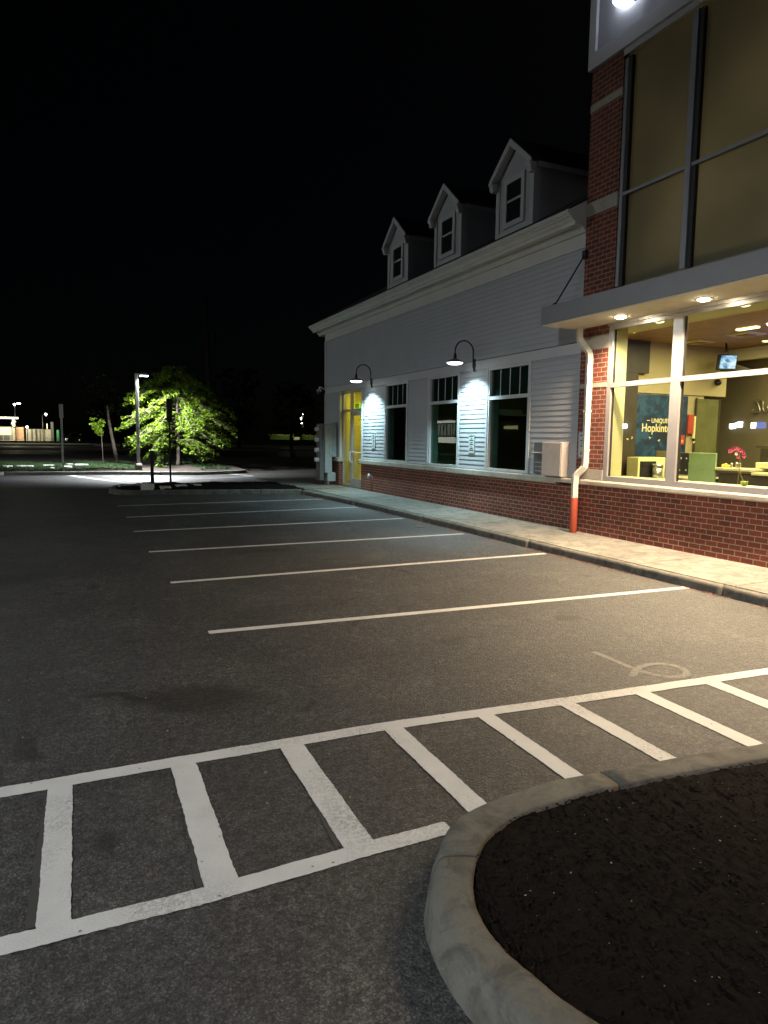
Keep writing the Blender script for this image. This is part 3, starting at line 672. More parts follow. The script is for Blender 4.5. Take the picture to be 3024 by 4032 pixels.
# wall core behind the siding, leaving the openings clear
each('wall', 'int_wall2', wing, [(8.437, 8.62, y0, y1, 1.0, 3.38) for (y0, y1) in ((18.62, 20.44), (15.92, 17.20), (13.14, 14.42), (10.06, 11.63), (22.42, 23.88))]+[(8.437, 8.62, 10.06, 23.88, 3.40, 5.5)])
b = MB(); b.box(8.60, 20, 23.70, 23.88, .1, 5.6); b.build('end_wall', 'siding', wing)
each('inner_wall', 'int_wall2', wing, [(13.2, 13.35, 16.0, 23.70, .1, 3.9), (8.62, 13.19, 16.5, 16.6, .1, 3.9)])
b = MB(); b.box(8.62, 13.2, 16.6, 23.7, 3.9, 4.0); b.build('ceiling_slab', 'int_wall2', wing)
# cornice: stepped crown running the length of the eave, returning at both ends
prof = [(8.385, 5.446), (8.34, 5.446), (8.34, 5.475), (8.325, 5.475), (8.305, 5.51), (8.27, 5.53), (8.26, 5.56), (8.13, 5.562), (8.13, 5.545), (8.105, 5.545), (8.105, 5.61), (8.08, 5.61), (8.06, 5.625), (8.035, 5.66), (8.0, 5.675), (8.0, 5.70), (7.965, 5.70), (7.965, 5.72), (7.95, 5.72), (7.95, 5.775), (7.99, 5.78), (8.42, 6.02), (8.5, 6.0), (8.5, 5.445)]
b = MB(); b.prism(prof, 'y', 10.06, 24.48)
b.build('cornice', 'cornice', wing)
# roof
b = MB()
b.add([(7.975, 10.06, 5.80), (7.975, 24.5, 5.80), (14.5, 24.5, 9.45), (14.5, 10.06, 9.45), (21, 24.5, 5.8), (21, 10.06, 5.8)], [(0, 1, 2, 3), (3, 2, 4, 5)])
b.build('roof', 'roof', wing)
# dormers
def dormer(yc):
    d = MB(); h = .64
    # body: front wall with side cheeks running back into the roof
    d.prism([(yc-h, 5.98), (yc+h, 5.98), (yc+h, 7.20), (yc, 7.70), (yc-h, 7.20)], 'x', 8.43, 12.2)
    o = d.build('dormer', 'siding', wing)
    for s in (-1, 1):
        t = MB(); t.box(8.405, 8.4299, yc+s*h-.05*s-.055, yc+s*h-.05*s+.055, 6.03, 7.14); t.box(8.4055, 8.56, yc+s*(h+.0051), yc+s*(h+.022), 6.03, 7.14); t.build('corner_board', 'trim', o)
    t = MB(); t.box(8.412, 8.4299, yc-.53, yc+.53, 6.03, 6.13); t.build('base_board', 'trim', o)
    f = MB(); w0, w1, z0, z1 = yc-.36, yc+.36, 6.17, 7.15
    f.box(8.39, 8.43, w0, w0+.105, z0, z1); f.box(8.39, 8.43, w1-.105, w1, z0, z1)
    f.box(8.39, 8.43, w0+.105, w1-.105, z1-.11, z1); f.box(8.385, 8.43, w0+.105, w1-.105, z0, z0+.10)
    f.box(8.404, 8.43, w0+.105, w1-.105, 6.67, 6.715); f.build('window_frame', 'trim', o)
    g = MB(); g.box(8.412, 8.425, w0+.1, w1-.1, z0+.09, z1-.1); g.build('pane', 'dormer_glass', o)
    for s in (-1, 1):  # gable roof: two slabs with rake boards and eave returns
        r = MB()
        e = (yc+s*.73, 7.20); a = (yc, 7.80)
        r.add([(8.295, e[0], e[1]), (8.295, a[0], a[1]), (12.6, a[0], a[1]), (12.6, e[0], e[1]), (8.295, e[0], e[1]+.05), (8.295, a[0], a[1]+.055), (12.6, a[0], a[1]+.055), (12.6, e[0], e[1]+.05)],
              [(0, 1, 2, 3), (4, 7, 6, 5), (0, 4, 5, 1), (0, 3, 7, 4), (2, 6, 7, 3)])
        r.build('roof_slope', 'roof', o)
    for s in (-1, 1):  # rake board face and soffit
        k = MB()
        e = (yc+s*.735, 7.215); a = (yc, 7.828)
        k.prism([(e[0], e[1]-.10), (e[0], e[1]+.02), (a[0], a[1]+.02), (a[0], a[1]-.125)], 'x', 8.265, 8.293)
        k.prism([(yc+s*.735, 7.115), (yc+s*.735, 7.17), (yc+s*.02, 7.76), (yc+s*.02, 7.72)], 'x', 8.2935, 8.428)
        y0, y1 = sorted((yc+s*.725, yc+s*.60))
        k.prism([(8.27, 7.06), (8.27, 7.105), (8.245, 7.13), (8.235, 7.18), (8.4299, 7.18), (8.4299, 7.0), (8.30, 7.0)], 'y', y0, y1)
        k.build('rake_board', 'trim', o)
        y0, y1 = sorted((yc+s*.735, yc+s*.69)); each('eave_board', 'siding', o, [(8.45, 10.3, y0, y1, 7.10, 7.20)])
def shade_mat():
    m, n, b, o = newmat('lit_shade'); p = geo_pos(n)
    c = ramp(n, noise(n, .7, 3, .5, p), [(.35, (.47, .43, .35)), (.65, (.62, .57, .46))]); n.links.new(c, b.inputs['Base Color']); b.inputs['Roughness'].default_value = .9
    tl = n.nodes.new('ShaderNodeBsdfTranslucent'); n.links.new(c, tl.inputs[0]); ms = n.nodes.new('ShaderNodeMixShader'); ms.inputs[0].default_value = .4
    n.links.new(b.outputs[0], ms.inputs[1]); n.links.new(tl.outputs[0], ms.inputs[2]); n.links.new(ms.outputs[0], o.inputs[0]); return m
M['shade'] = shade_mat()
M['dormer_glass'] = plain('dormer_glass', (.02, .024, .022), .08)
for yc in (12.385, 15.15, 17.95): dormer(yc)

# windows of the wing
def window(y0, y1, z0=1.125, z1=3.36, rail=2.70):
    f = MB()
    f.box(8.385, 8.46, y0-.06, y0, z0, z1-.002); f.box(8.385, 8.46, y1, y1+.06, z0, z1-.002)       # outer casings
    f.box(8.40, 8.52, y0, y0+.05, z0+.05, z1-.06); f.box(8.40, 8.52, y1-.05, y1, z0+.05, z1-.06)
    f.box(8.40, 8.52, y0, y1, z1-.06, z1-.002); f.box(8.39, 8.52, y0, y1, z0, z0+.05)
    f.box(8.408, 8.52, y0+.05, y1-.05, rail-.04, rail+.035)
    o = f.build('window', 'trim', wing)
    g = MB(); g.box(8.458, 8.464, y0+.05, y1-.05, z0+.05, rail-.04); g.build('pane', 'glass_dark', o)
    g = MB(); g.box(8.458, 8.464, y0+.05, y1-.05, rail+.035, z1-.06); g.build('pane', 'glass_dark', o)
    each('transom_panel', 'transom', o, [(8.50, 8.508, y0+.05, y1-.05, rail+.035, z1-.06)])
    each('muntin', 'trim', o, [(8.448, 8.457, y0+.05+(y1-y0-.1)*k/4-.009, y0+.05+(y1-y0-.1)*k/4+.009, rail+.035, z1-.06) for k in (1, 2, 3)])
    each('jamb', 'trim', o, [(8.521, 8.66, y1-.045, y1-.005, z0+.03, z1-.06), (8.521, 8.66, y0+.005, y0+.045, z0+.03, z1-.06), (8.521, 8.70, y0, y1, z0-.02, z0+.0299)])
for (y0, y1) in OPEN: window(y0, y1)

# entrance: sidelight, transom and door set back in the brick
d = MB(); XD = 8.55
d.box(XD-.05, XD+.05, 20.46, 20.53, .16, 3.34); d.box(XD-.05, XD+.05, 22.33, 22.40, .16, 3.34)
d.box(XD-.05, XD+.05, 21.60, 21.68, .16, 3.34); d.box(XD-.05, XD+.05, 20.53, 21.60, 2.66, 2.74); d.box(XD-.05, XD+.05, 21.68, 22.33, 2.66, 2.74)
d.box(XD-.05, XD+.05, 20.53, 21.60, 3.27, 3.34); d.box(XD-.05, XD+.05, 21.68, 22.33, 3.27, 3.34); d.box(XD-.05, XD+.05, 21.68, 22.33, .16, .24)
fr = d.build('entrance_frame', 'alum', wing)
g = MB(); g.box(XD-.004, XD+.004, 21.68, 22.33, .24, 2.66); g.build('pane', 'glass', fr)
g = MB(); g.box(XD-.004, XD+.004, 21.68, 22.33, 2.74, 3.27); g.build('pane', 'glass', fr)
g = MB(); g.box(XD-.004, XD+.004, 20.53, 21.60, 2.74, 3.27); g.build('pane', 'glass', fr)
d = MB(); XL = XD-.01
d.box(XL-.03, XL+.03, 20.55, 20.64, .17, 2.65); d.box(XL-.03, XL+.03, 21.50, 21.59, .17, 2.65)
d.box(XL-.03, XL+.03, 20.64, 21.50, 2.52, 2.65); d.box(XL-.03, XL+.03, 20.64, 21.50, .17, .45)
do = d.build('door', 'alum', wing)
g = MB(); g.box(XL-.004, XL+.004, 20.64, 21.50, .45, 2.52); g.build('pane', 'glass', do)
h = MB()
h.tube(smooth_line([(XL-.03, 21.54, .98), (XL-.09, 21.54, 1.0), (XL-.10, 21.54, 1.03), (XL-.10, 21.54, 1.29), (XL-.09, 21.54, 1.32), (XL-.03, 21.54, 1.34)], 3), .014, 8)
h.tube([(XL-.03, 21.50, 1.32), (XL-.06, 21.45, 1.32), (XL-.06, 20.7, 1.32)], .013, 8)
h.build('handle', 'white', do)
each('door_casing', 'trim', wing, [(8.46, 8.62, 22.402, 22.42, .98, 3.36), (8.38, 8.46, 22.36, 22.40, 1.12, 3.36), (8.38, 8.50, 20.375, 20.44, 1.12, 3.36)])
# vestibule behind the door
each('vestibule_wall', 'yellow_wall', wing, [(8.65, 10.89, 23.2, 23.3, .156, 3.6), (10.9, 11.0, 19.61, 23.3, .156, 3.6), (8.62, 10.9, 19.5, 19.6, .156, 3.6), (8.62, 8.70, 22.45, 23.19, .156, 3.6), (8.71, 9.0, 22.55, 22.7, .156, 3.6)])
b = MB(); b.box(8.62, 13, 16.7, 23.6, .08, .155); b.build('vestibule_floor', 'int_floor', wing)
ex = thing('exit_sign', 'small green glowing exit sign above the glass sidelight', 'exit sign', (8.9, 22.1, 2.85))
b = MB(); b.box(8.88, 8.93, 21.85, 22.25, 2.78, 2.97, .008); b.build('housing', 'exit_green', ex)
text_mesh('lettering', 'EXIT', .17, 'exit_ink', ex, (8.877, 22.20, 2.815), (0, -1, 0), (0, 0, 1), .002, bold=.006)
lamp('vestibule_light', 'AREA', (9.7, 21.7, 3.5), 60, (1, .85, .25), wing, 1.2)
lamp('office_light', 'POINT', (10.4, 14.6, 3.2), 4.5, (.9, 1, .7), wing, .1)

# ---------------------------------------------------------------- tower
XT = 8.35
each('brick_base', 'brick', wing, [(XT, XT+.25, 3.0, 10.055, .10, 1.02), (XT, XT+.25, -1, 3.0, .10, 8.07)])
each('brick_pier', 'brick', wing, [(XT, XT+.25, 9.36, 10.055, 1.30, 2.72), (XT, XT+.25, 9.36, 10.055, 2.80, 3.38), (XT, XT+.25, 9.36, 10.055, 3.60, 4.2), (XT, XT+.25, 9.30, 10.055, 4.2, 5.67), (XT, XT+.25, 9.30, 10.055, 5.90, 7.40), (XT, XT+.25, 9.30, 10.055, 7.52, 8.07)])
each('stone_band', 'stone', wing, [(XT-.012, XT+.25, 9.36, 10.06, 1.12, 1.298), (XT-.006, XT+.25, 9.355, 10.058, 2.722, 2.798), (XT-.008, XT+.25, 9.352, 10.058, 3.382, 3.598), (XT-.012, XT+.25, 9.30, 10.06, 5.672, 5.898), (XT-.01, XT+.25, 9.30, 10.06, 7.402, 7.518)])
b = MB(); b.prism(sillprof(XT, 1.022, 1.118, .085), 'y', 3.0, 10.56); b.build('stone_sill', 'stone', wing)
each('tower_side_wall', 'brick', wing, [(8.61, 20, 9.95, 10.055, 4.51, 9.4), (8.61, 20, 3.0, 3.1, .1, 9.4)])
# ground floor curtain wall
f = MB(); GX = XT+.03
f.box(GX-.03, GX+.05, 9.26, 9.355, 1.12, 3.72); f.box(GX-.03, GX+.05, 7.79, 7.97, 1.20, 3.66)
f.box(GX-.03, GX+.05, 5.6, 5.78, 1.20, 3.66); f.box(GX-.03, GX+.05, 3.4, 3.5, 1.12, 3.72)
for (ya, yb) in ((7.97, 9.26), (5.78, 7.79), (3.5, 5.6)):
    f.box(GX-.035, GX+.045, ya, yb, 2.70, 2.775)
f.box(GX-.032, GX+.05, 3.5, 9.26, 1.12, 1.20); f.box(GX-.032, GX+.05, 3.5, 9.26, 3.66, 3.745); fw = f.build('window_frame', 'alum', wing)
for (ya, yb) in ((7.97, 9.26), (5.78, 7.79), (3.5, 5.6)):
    for (za, zb) in ((1.20, 2.70), (2.775, 3.66)):
        each('gasket_and_gap', 'gasket_and_gap', fw, [(GX+.008, GX+.04, ya+.001, ya+.018, za, zb), (GX+.008, GX+.04, yb-.018, yb-.001, za, zb)])
for (ya, yb) in ((7.97, 9.26), (5.78, 7.79), (3.5, 5.6)):
    for (za, zb) in ((1.20, 2.70), (2.775, 3.66)):
        g = MB(); g.box(GX+.020, GX+.026, ya, yb, za, zb); g.build('pane', 'glass', fw)
# upper glass
f = MB(); UX = XT+.03
f.box(UX-.01, UX+.05, 9.22, 9.295, 4.36, 7.94); f.box(UX-.03, UX+.05, 7.83, 7.93, 4.36, 7.95); f.box(UX-.03, UX+.05, 5.75, 5.85, 4.36, 7.95); f.box(UX-.03, UX+.05, 3.3, 3.4, 4.36, 7.95)
for (ya, yb) in ((7.93, 9.22), (5.85, 7.83), (3.4, 5.75)): f.box(UX-.015, UX+.045, ya, yb, 5.80, 5.85)
fw = f.build('upper_window_frame', 'alum_upper', wing)  # aluminium in a darker grey than the ground floor frames
for yy in (9.215, 7.825, 5.745): each('gasket_and_gap', 'gasket_and_gap', fw, [(UX-.005, UX+.06, yy-.075, yy, 4.36, 5.80), (UX-.005, UX+.06, yy-.075, yy, 5.85, 7.95)])  # wide black strips stand in for the shaded gaps beside the panes
for (ya, yb) in ((7.93, 9.14), (5.85, 7.75), (3.4, 5.67)):
    for (za, zb) in ((4.36, 5.80), (5.85, 7.97)):
        g = MB(); g.box(UX+.01, UX+.016, ya, yb, za, zb); g.build('pane', 'glass_dark2', fw)
s_ = MB(); s_.box(UX+.07, UX+.10, 3.1, 9.34, 4.2, 8.4); s_.build('window_shade', 'shade', wing)
lamp('added_shade_backlight', 'AREA', (10.6, 7.2, 4.7), 125, (1, .90, .60), wing, 2.2, rot=(math.pi*.72, 0, math.pi/2))  # added behind the shades to brighten them, no fixture
b = MB(); b.box(8.62, 14, 3.1, 9.94, 4.505, 4.52); b.build('upper_floor', 'int_floor', wing)
# sign panel
p = MB(); p.box(XT-.02, XT+.25, -1.0, 10.08, 8.08, 11.2); p.build('sign_panel', 'panel', wing)
each('panel_trim', 'panel_trim', wing, [(XT-.075, XT-.021, -1.0, 10.09, 8.08, 8.33), (XT-.0745, XT-.021, 9.93, 10.0895, 8.331, 11.2), (XT-.02, XT-.001, 3.0, 9.29, 7.985, 8.078)])
# canopy
c = MB(); c.box(7.52, XT-.001, -1.0, 10.14, 3.782, 4.085, 0); can = c.build('canopy', 'fascia', wing, bevel=.006)
c = MB(); c.box(7.535, XT-.002, -1.0, 10.125, 3.765, 3.7815); c.build('soffit', 'soffit', can)
c = MB(); c.box(XT-.03, XT+.05, 3.4, 9.355, 3.72, 3.764); c.build('head_trim', 'alum', can)
c = MB(); c.tube([(7.72, 10.03, 4.13), (8.33, 10.03, 5.05)], .014, 8); c.box(7.68, 7.76, 9.99, 10.07, 4.085, 4.14, .006); c.box(8.30, 8.348, 9.98, 10.08, 4.98, 5.12, .006)
c.lathe([(.028, -.02), (.028, .02)], (7.72, 10.03, 4.14), 'y', 12); c.build('hanger_rod', 'lamp_black', can)
# downspout
dsp = MB()
path = smooth_line([(8.20, 9.93, 3.764), (8.20, 9.93, 3.62), (8.22, 9.90, 3.52), (8.275, 9.78, 3.36), (8.29, 9.75, 3.25), (8.29, 9.75, 3.0), (8.29, 9.75, 2.0), (8.29, 9.75, 1.42), (8.27, 9.77, 1.31), (8.21, 9.86, 1.19), (8.195, 9.88, 1.08), (8.195, 9.88, .8), (8.195, 9.88, .77)], 4)
dsp.rtube(path, .085, .095, (.25, .97, 0)); ds = dsp.build('downspout', 'downspout', wing, bevel=.008)
each('strap', 'downspout', ds, [(8.24, 8.348, 9.70, 9.80, 2.3, 2.33), (8.24, 8.348, 9.70, 9.80, 1.62, 1.65)])
dsp = MB(); dsp.lathe([(.062, .13), (.065, .135), (.065, .77), (.060, .785)], (8.195, 9.88, 0), 'z', 20); dsp.build('pipe_sleeve', 'sleeve', ds)

# lobby
each('lobby_wall', 'int_wall', wing, [(8.6, 16.77, 14.0, 14.15, 3.07, 4.38), (13.42, 16.0, 14.05, 14.2, .16, 3.069)])
each('bulkhead', 'int_cream', wing, [(16.78, 17.0, 6, 14.0, 4.05, 4.36)])
L = MB(); L.box(8.6, 25, 3.1, 17, 4.38, 4.5); L.build('lobby_ceiling', 'int_ceiling', wing)
each('window_head_panel', 'int_cream', wing, [(8.60, 9.3, 3.1, 9.9, 3.74, 4.379)])
L = MB(); L.box(8.62, 25, 3.1, 17, .10, .16); L.build('lobby_floor', 'int_floor', wing)
each('teller_wall', 'int_wall2', wing, [(19.0, 19.1, 3.1, 16.89, .161, 4.379), (13.4, 25, 16.9, 17, .161, 4.379)])
each('dark_column', 'int_dark', wing, [(12.75, 13.40, 13.85, 13.999, .161, 3.55), (12.75, 13.74, 13.84, 13.999, 3.551, 4.379)])
L = MB(); L.box(8.47, 8.72, 9.31, 9.45, 1.12, 3.74); L.build('inner_jamb', 'int_cream', wing)
L = MB(); L.prism([(8.62, 10.16), (8.62, 10.28), (9.25, 10.62), (11.0, 12.42), (11.0, 13.90), (12.74, 13.90), (12.74, 13.99), (10.92, 13.99), (10.92, 12.46), (9.2, 10.70), (8.62, 10.38)][::-1], 'z', .161, 4.379); L.build('light_block_wall', 'int_wall2', wing)  # unseen wall added to keep lobby light out of the wing room
gd = thing('glass_door', 'olive green glass door in the lobby wall right of the banner', 'door', (16.1, 13.95, .16))
q = MB(); q.box(15.66, 16.50, 13.97, 13.995, .17, 2.98); q.build('leaf', 'olive_glass', gd)
each('frame', 'int_dark', gd, [(15.62, 15.66, 13.95, 13.997, .165, 3.0), (16.50, 16.54, 13.95, 13.997, .165, 3.0)]); each('handle', 'steel', gd, [(15.74, 15.76, 13.90, 13.969, 1.0, 1.5)])
L = MB(); L.box(8.42, 8.80, 3.5, 9.30, 1.13, 1.195); L.build('inner_ledge', 'desk', wing)
for (x, y) in ((14.8, 13.3), (14.72, 11.83)):
    dfu = thing('ceiling_diffuser', 'square pale ceiling diffuser %s in the lobby' % ('nearest the banner wall' if y > 12.5 else 'nearer the glass'), 'air diffuser', (x, y, 4.37), 'square ceiling diffusers in the lobby')
    q = MB(); q.box(x-.31, x+.31, y-.31, y+.31, 4.345, 4.378); q.build('plate', 'int_cream', dfu)
    q = MB(); q.box(x-.16, x+.16, y-.16, y+.16, 4.325, 4.344); q.build('core', 'int_ceiling', dfu)
for i, (x, y) in enumerate(((13.98, 11.2), (12.2, 12.9), (16.2, 12.4), (12.0, 8.0), (17.6, 11.0))):
    if i in (1, 2, 4) or i == 3:
        q = MB(); q.lathe([(.09, 4.36), (.11, 4.37), (.11, 4.378)], (x, y, 0), seg=18)
        tag(q.build('recessed_light', 'int_lamp'), ['', 'small round recessed lobby light near the dark column', 'small round recessed lobby light beside the far diffuser', 'round recessed lobby light close to the window', 'round recessed lobby light over the teller side'][i], 'ceiling light', 'recessed lobby ceiling lights')
    else:
        q = MB(); q.box(x-.07, x+.07, y-.26, y+.26, 4.34, 4.378, .01); tag(q.build('ceiling_light', 'int_lamp'), 'short bright bar light on the brown lobby ceiling', 'ceiling light')
q = MB(); q.lathe([(.03, 4.34), (.03, 4.378)], (14.25, 10.75, 0), seg=10); tag(q.build('smoke_alarm', 'red_led'), 'tiny red indicator light on the brown lobby ceiling', 'smoke alarm')
lamp('lobby_light', 'AREA', (13.5, 10.5, 4.3), 780, (1, .87, .50), wing, 3.5)
lamp('lobby_light', 'AREA', (10.3, 8.2, 4.3), 270, (1, .88, .52), wing, 1.6)
lamp('teller_light', 'AREA', (17.6, 12.5, 4.3), 170, (1, .86, .45), wing, 1.5)

# banner with lettering
bn = thing('banner', 'dark teal printed banner with pale lettering on the lobby wall', 'banner', (14.3, 13.98, 1.41))
q = MB(); q.box(13.47, 15.30, 13.955, 13.985, 1.41, 3.03); q.build('print', 'banner', bn)
text_mesh('lettering', 'UNIQUELY', .165, 'banner_ink', bn, (14.02, 13.953, 2.295), (1, 0, 0), (0, 0, 1), .001, bold=.003, sx=.93)
text_mesh('lettering', 'Hopkinton', .30, 'banner_ink', bn, (13.69, 13.953, 2.06), (1, 0, 0), (0, 0, 1), .001, bold=.005, sx=.90)
q = MB(); q.box(13.86, 13.97, 13.950, 13.954, 2.345, 2.362); q.box(14.80, 14.91, 13.950, 13.954, 2.345, 2.362); q.build('dash', 'banner_ink', bn)
# television on a ceiling bracket
tv = thing('television', 'tilted television with a blue picture hung from the lobby ceiling', 'television', (15.55, 13.0, 4.3))
def quadslab(mb, pts, t):
    P = [Vector(p) for p in pts]; n = (P[1]-P[0]).cross(P[3]-P[0]).normalized()*t
    if n.y < 0: n = -n
    mb.add(P+[p+n for p in P], [(0, 1, 2, 3), (7, 6, 5, 4), (0, 4, 5, 1), (1, 5, 6, 2), (2, 6, 7, 3), (3, 7, 4, 0)])
q = MB(); quadslab(q, [(15.16, 12.98, 3.66), (15.70, 12.86, 3.67), (15.93, 13.0, 4.08), (15.38, 13.12, 4.07)], .05); q.build('case', 'black', tv)
q = MB(); quadslab(q, [(15.23, 12.955, 3.69), (15.68, 12.855, 3.70), (15.87, 12.972, 4.05), (15.42, 13.07, 4.04)], .006); q.build('screen', 'screen', tv)
q = MB(); q.tube([(15.6, 13.05, 3.95), (15.65, 13.15, 4.37)], .025, 8); q.build('bracket', 'black', tv)
q = MB(); q.prism([(15.75, 3.95), (16.72, 3.76), (16.72, 3.66), (15.6, 3.66)], 'y', 13.2, 13.24); tag(q.build('angled_panel', 'int_dark'), 'dark angled panel behind the hanging television', 'panel')
q = MB(); q.lathe([(.09, 0), (.09, .05), (.07, .11), (.03, .14)], (16.38, 13.94, 3.45), 'y', 16); 
for v in q.v: v.y = 13.99-(v.y-13.94)
o = q.build('dome_camera', 'black'); tag(o, 'small dark dome camera on the bulkhead over the banner', 'camera')
added_tv = thing('television', 'unseen television case added for a blue glow on the ceiling at the right edge', 'television', (15.6, 9.4, 4.3))
q = MB(); quadslab(q, [(15.2, 9.5, 3.62), (15.8, 9.3, 3.62), (15.95, 9.45, 4.05), (15.35, 9.65, 4.05)], .05); q.build('case', 'black', added_tv)
q = MB(); q.tube([(15.6, 9.5, 3.9), (15.65, 9.6, 4.37)], .025, 8); q.build('bracket', 'black', added_tv)
lamp('added_blue_glow', 'POINT', (14.95, 10.4, 3.95), 34, (.22, .2, 1), added_tv, .15)  # added blue light without a screen, tints the ceiling
# reception furniture behind the glass
dk = thing('desk', 'pale topped reception desk below the banner', 'desk', (14.2, 13.3, .16))
q = MB(); q.box(13.0, 15.6, 12.95, 13.7, .84, .885, .006); q.build('desk_top', 'desk', dk); q = MB(); q.box(13.05, 15.55, 13.0, 13.65, .16, .839); q.build('desk_body', 'int_dark', dk)
pr = thing('printer', 'pale office printer at the left end of the desk', 'printer', (13.5, 13.4, .885))
q = MB(); q.box(13.0, 13.92, 13.30, 13.7, .886, 1.40, .02); q.build('body', 'paper', pr); q = MB(); q.box(13.06, 13.58, 13.28, 13.299, .89, 1.30); q.build('tray', 'black', pr)
q = MB(); q.lathe([(.11, .887), (.12, .9), (.13, 1.14)], (13.50, 13.15, 0)); q.lathe([(.135, 1.142), (.135, 1.24)], (13.50, 13.15, 0)); o = q.build('waste_bin', 'steel'); tag(o, 'round steel holder standing in front of the printer', 'bin')
q = MB(); q.box(13.98, 14.30, 13.35, 13.7, .887, 1.56, .01); tag(q.build('cabinet', 'int_wall2'), 'narrow upright cabinet beside the printer', 'cabinet')
ch = thing('office_chair', 'black tufted office chair behind the desk', 'chair', (13.93, 12.6, .16))
q = MB(); q.prism([(14.52-.80, .99), (14.98-.84, .97), (15.04-.84, 1.14), (14.97-.84, 1.27), (15.05-.84, 1.40), (14.98-.84, 1.53), (14.6-.82, 1.55), (14.5-.8, 1.33)], 'y', 12.75, 12.84); q.build('backrest', 'black', ch, bevel=.03)
q = MB(); q.box(13.68, 14.18, 12.35, 12.75, .58, .66, .02); q.build('seat', 'black', ch); q = MB(); q.tube([(13.93, 12.6, .18), (13.93, 12.6, .6)], .03); q.box(13.63, 14.23, 12.57, 12.63, .165, .20); q.box(13.90, 13.96, 12.3, 12.9, .165, .199); q.build('base', 'black', ch)
q = MB(); [q.lathe([(.028, 0), (.012, .006)], (x, 12.748, z), 'y', 10) for x, z in ((13.86, 1.39), (14.04, 1.38), (13.82, 1.10), (14.04, 1.09))]; 
for v in q.v: v.y = 12.748-(v.y-12.748)
q.build('button', 'steel', ch)
gp = MB(); gp.box(12.48, 12.52, 10.56, 11.27, .55, 1.57, .01); tag(gp.build('glass_partition', 'green_glass'), 'pale green glass partition between the desks', 'partition')
tc = thing('counter', 'long pale topped service counter in the lobby', 'counter', (12.6, 10.0, .16))
q = MB(); q.box(12.45, 13.0, 9.70, 10.55, 1.215, 1.27, .01); q.box(12.45, 13.0, 8.9, 9.68, 1.15, 1.205, .01); q.build('counter_top', 'desk', tc)
q = MB(); q.box(12.52, 12.95, 8.95, 10.5, .16, 1.149); q.build('counter_body', 'int_dark', tc)
q = MB(); q.box(12.8, 13.4, 8.9, 9.86, 1.28, 1.40, .01); tag(q.build('monitor_shelf', 'int_cream'), 'cream raised shelf on the lobby counter', 'shelf')
q = MB(); q.box(13.4, 13.45, 8.9, 10.35, 1.70, 1.735); q.box(13.5, 13.6, 8.9, 10.3, .2, 1.69); tag(q.build('partition_screen', 'int_dark'), 'dark counter screen with a thin ledge on top', 'partition')
q = MB(); quadslab(q, [(13.38, 10.05, 1.745), (13.42, 9.92, 1.745), (13.44, 9.84, 1.985), (13.40, 9.98, 1.985)], .02); tag(q.build('leaflet_holder', 'paper'), 'leaning pale leaflet standing on the dark screen ledge', 'leaflet')
for i, (y, zz) in enumerate(((10.47, .07), (10.40, .09), (10.33, .06), (10.26, .10), (10.14, .12), (10.07, .11))):
    q = MB(); q.lathe([(.026, 0), (.03, .01), (.03, zz*.8), (.02, zz)], (12.6, y, 1.272), seg=12); tag(q.build('jar', 'amber' if i < 3 else 'steel'), ['amber jar at the left end of the counter', 'second amber jar on the counter', 'third and smallest amber jar on the counter', 'metal pot just right of the amber jars', 'taller metal pot with pens on the counter', 'last metal pot from the left on the counter'][i], 'jar', 'jars and pots on the counter')
q = MB(); q.box(14.76, 15.14, 13.85, 13.90, 1.73, 1.98, .005); tag(q.build('red_card', 'red'), 'red and pink notice card right of the banner', 'notice')
q = MB(); q.box(15.33, 15.53, 13.93, 13.98, 2.03, 2.54); tag(q.build('red_poster', 'red'), 'tall dark red poster beside the banner', 'poster')
q = MB(); q.box(15.55, 15.60, 13.92, 13.98, 1.9, 2.5); tag(q.build('yellow_strip', 'paper'), 'narrow yellow strip beside the red poster', 'strip')
q = MB(); q.box(14.76, 14.98, 13.85, 13.9, 1.50, 1.72, .005); tag(q.build('notice', 'paper'), 'small pale notice below the red card', 'notice')
tag(MB().box(12.55, 12.85, 9.15, 9.45, 1.206, 1.212).build('paper_stack', 'paper'), 'sheet of paper lying on the lower counter', 'paper')
t = thing('telephone', 'black desk telephone on the lower counter', 'telephone', (12.7, 9.05, 1.206))
MB().prism([(12.60, 1.207), (12.85, 1.207), (12.85, 1.28), (12.62, 1.235)], 'y', 8.96, 9.12).build('base', 'black', t); MB().box(12.66, 12.84, 9.13, 9.17, 1.25, 1.29, .01).build('handset', 'black', t)
t = thing('monitor', 'dark computer monitor behind the cream counter shelf', 'monitor', (13.0, 9.1, 1.40))
MB().box(12.98, 13.02, 8.92, 9.38, 1.47, 1.75, .008).build('screen', 'black', t); MB().box(12.97, 13.06, 9.1, 9.18, 1.402, 1.5).build('stand', 'black', t)
MB().lathe([(.03, 0), (.035, .02), (.028, .12), (.01, .17)], (12.9, 9.62, 1.40), seg=12).build('bottle', 'steel')
tag(bpy.data.objects['bottle'], 'small pale bottle at the end of the cream counter shelf', 'bottle')
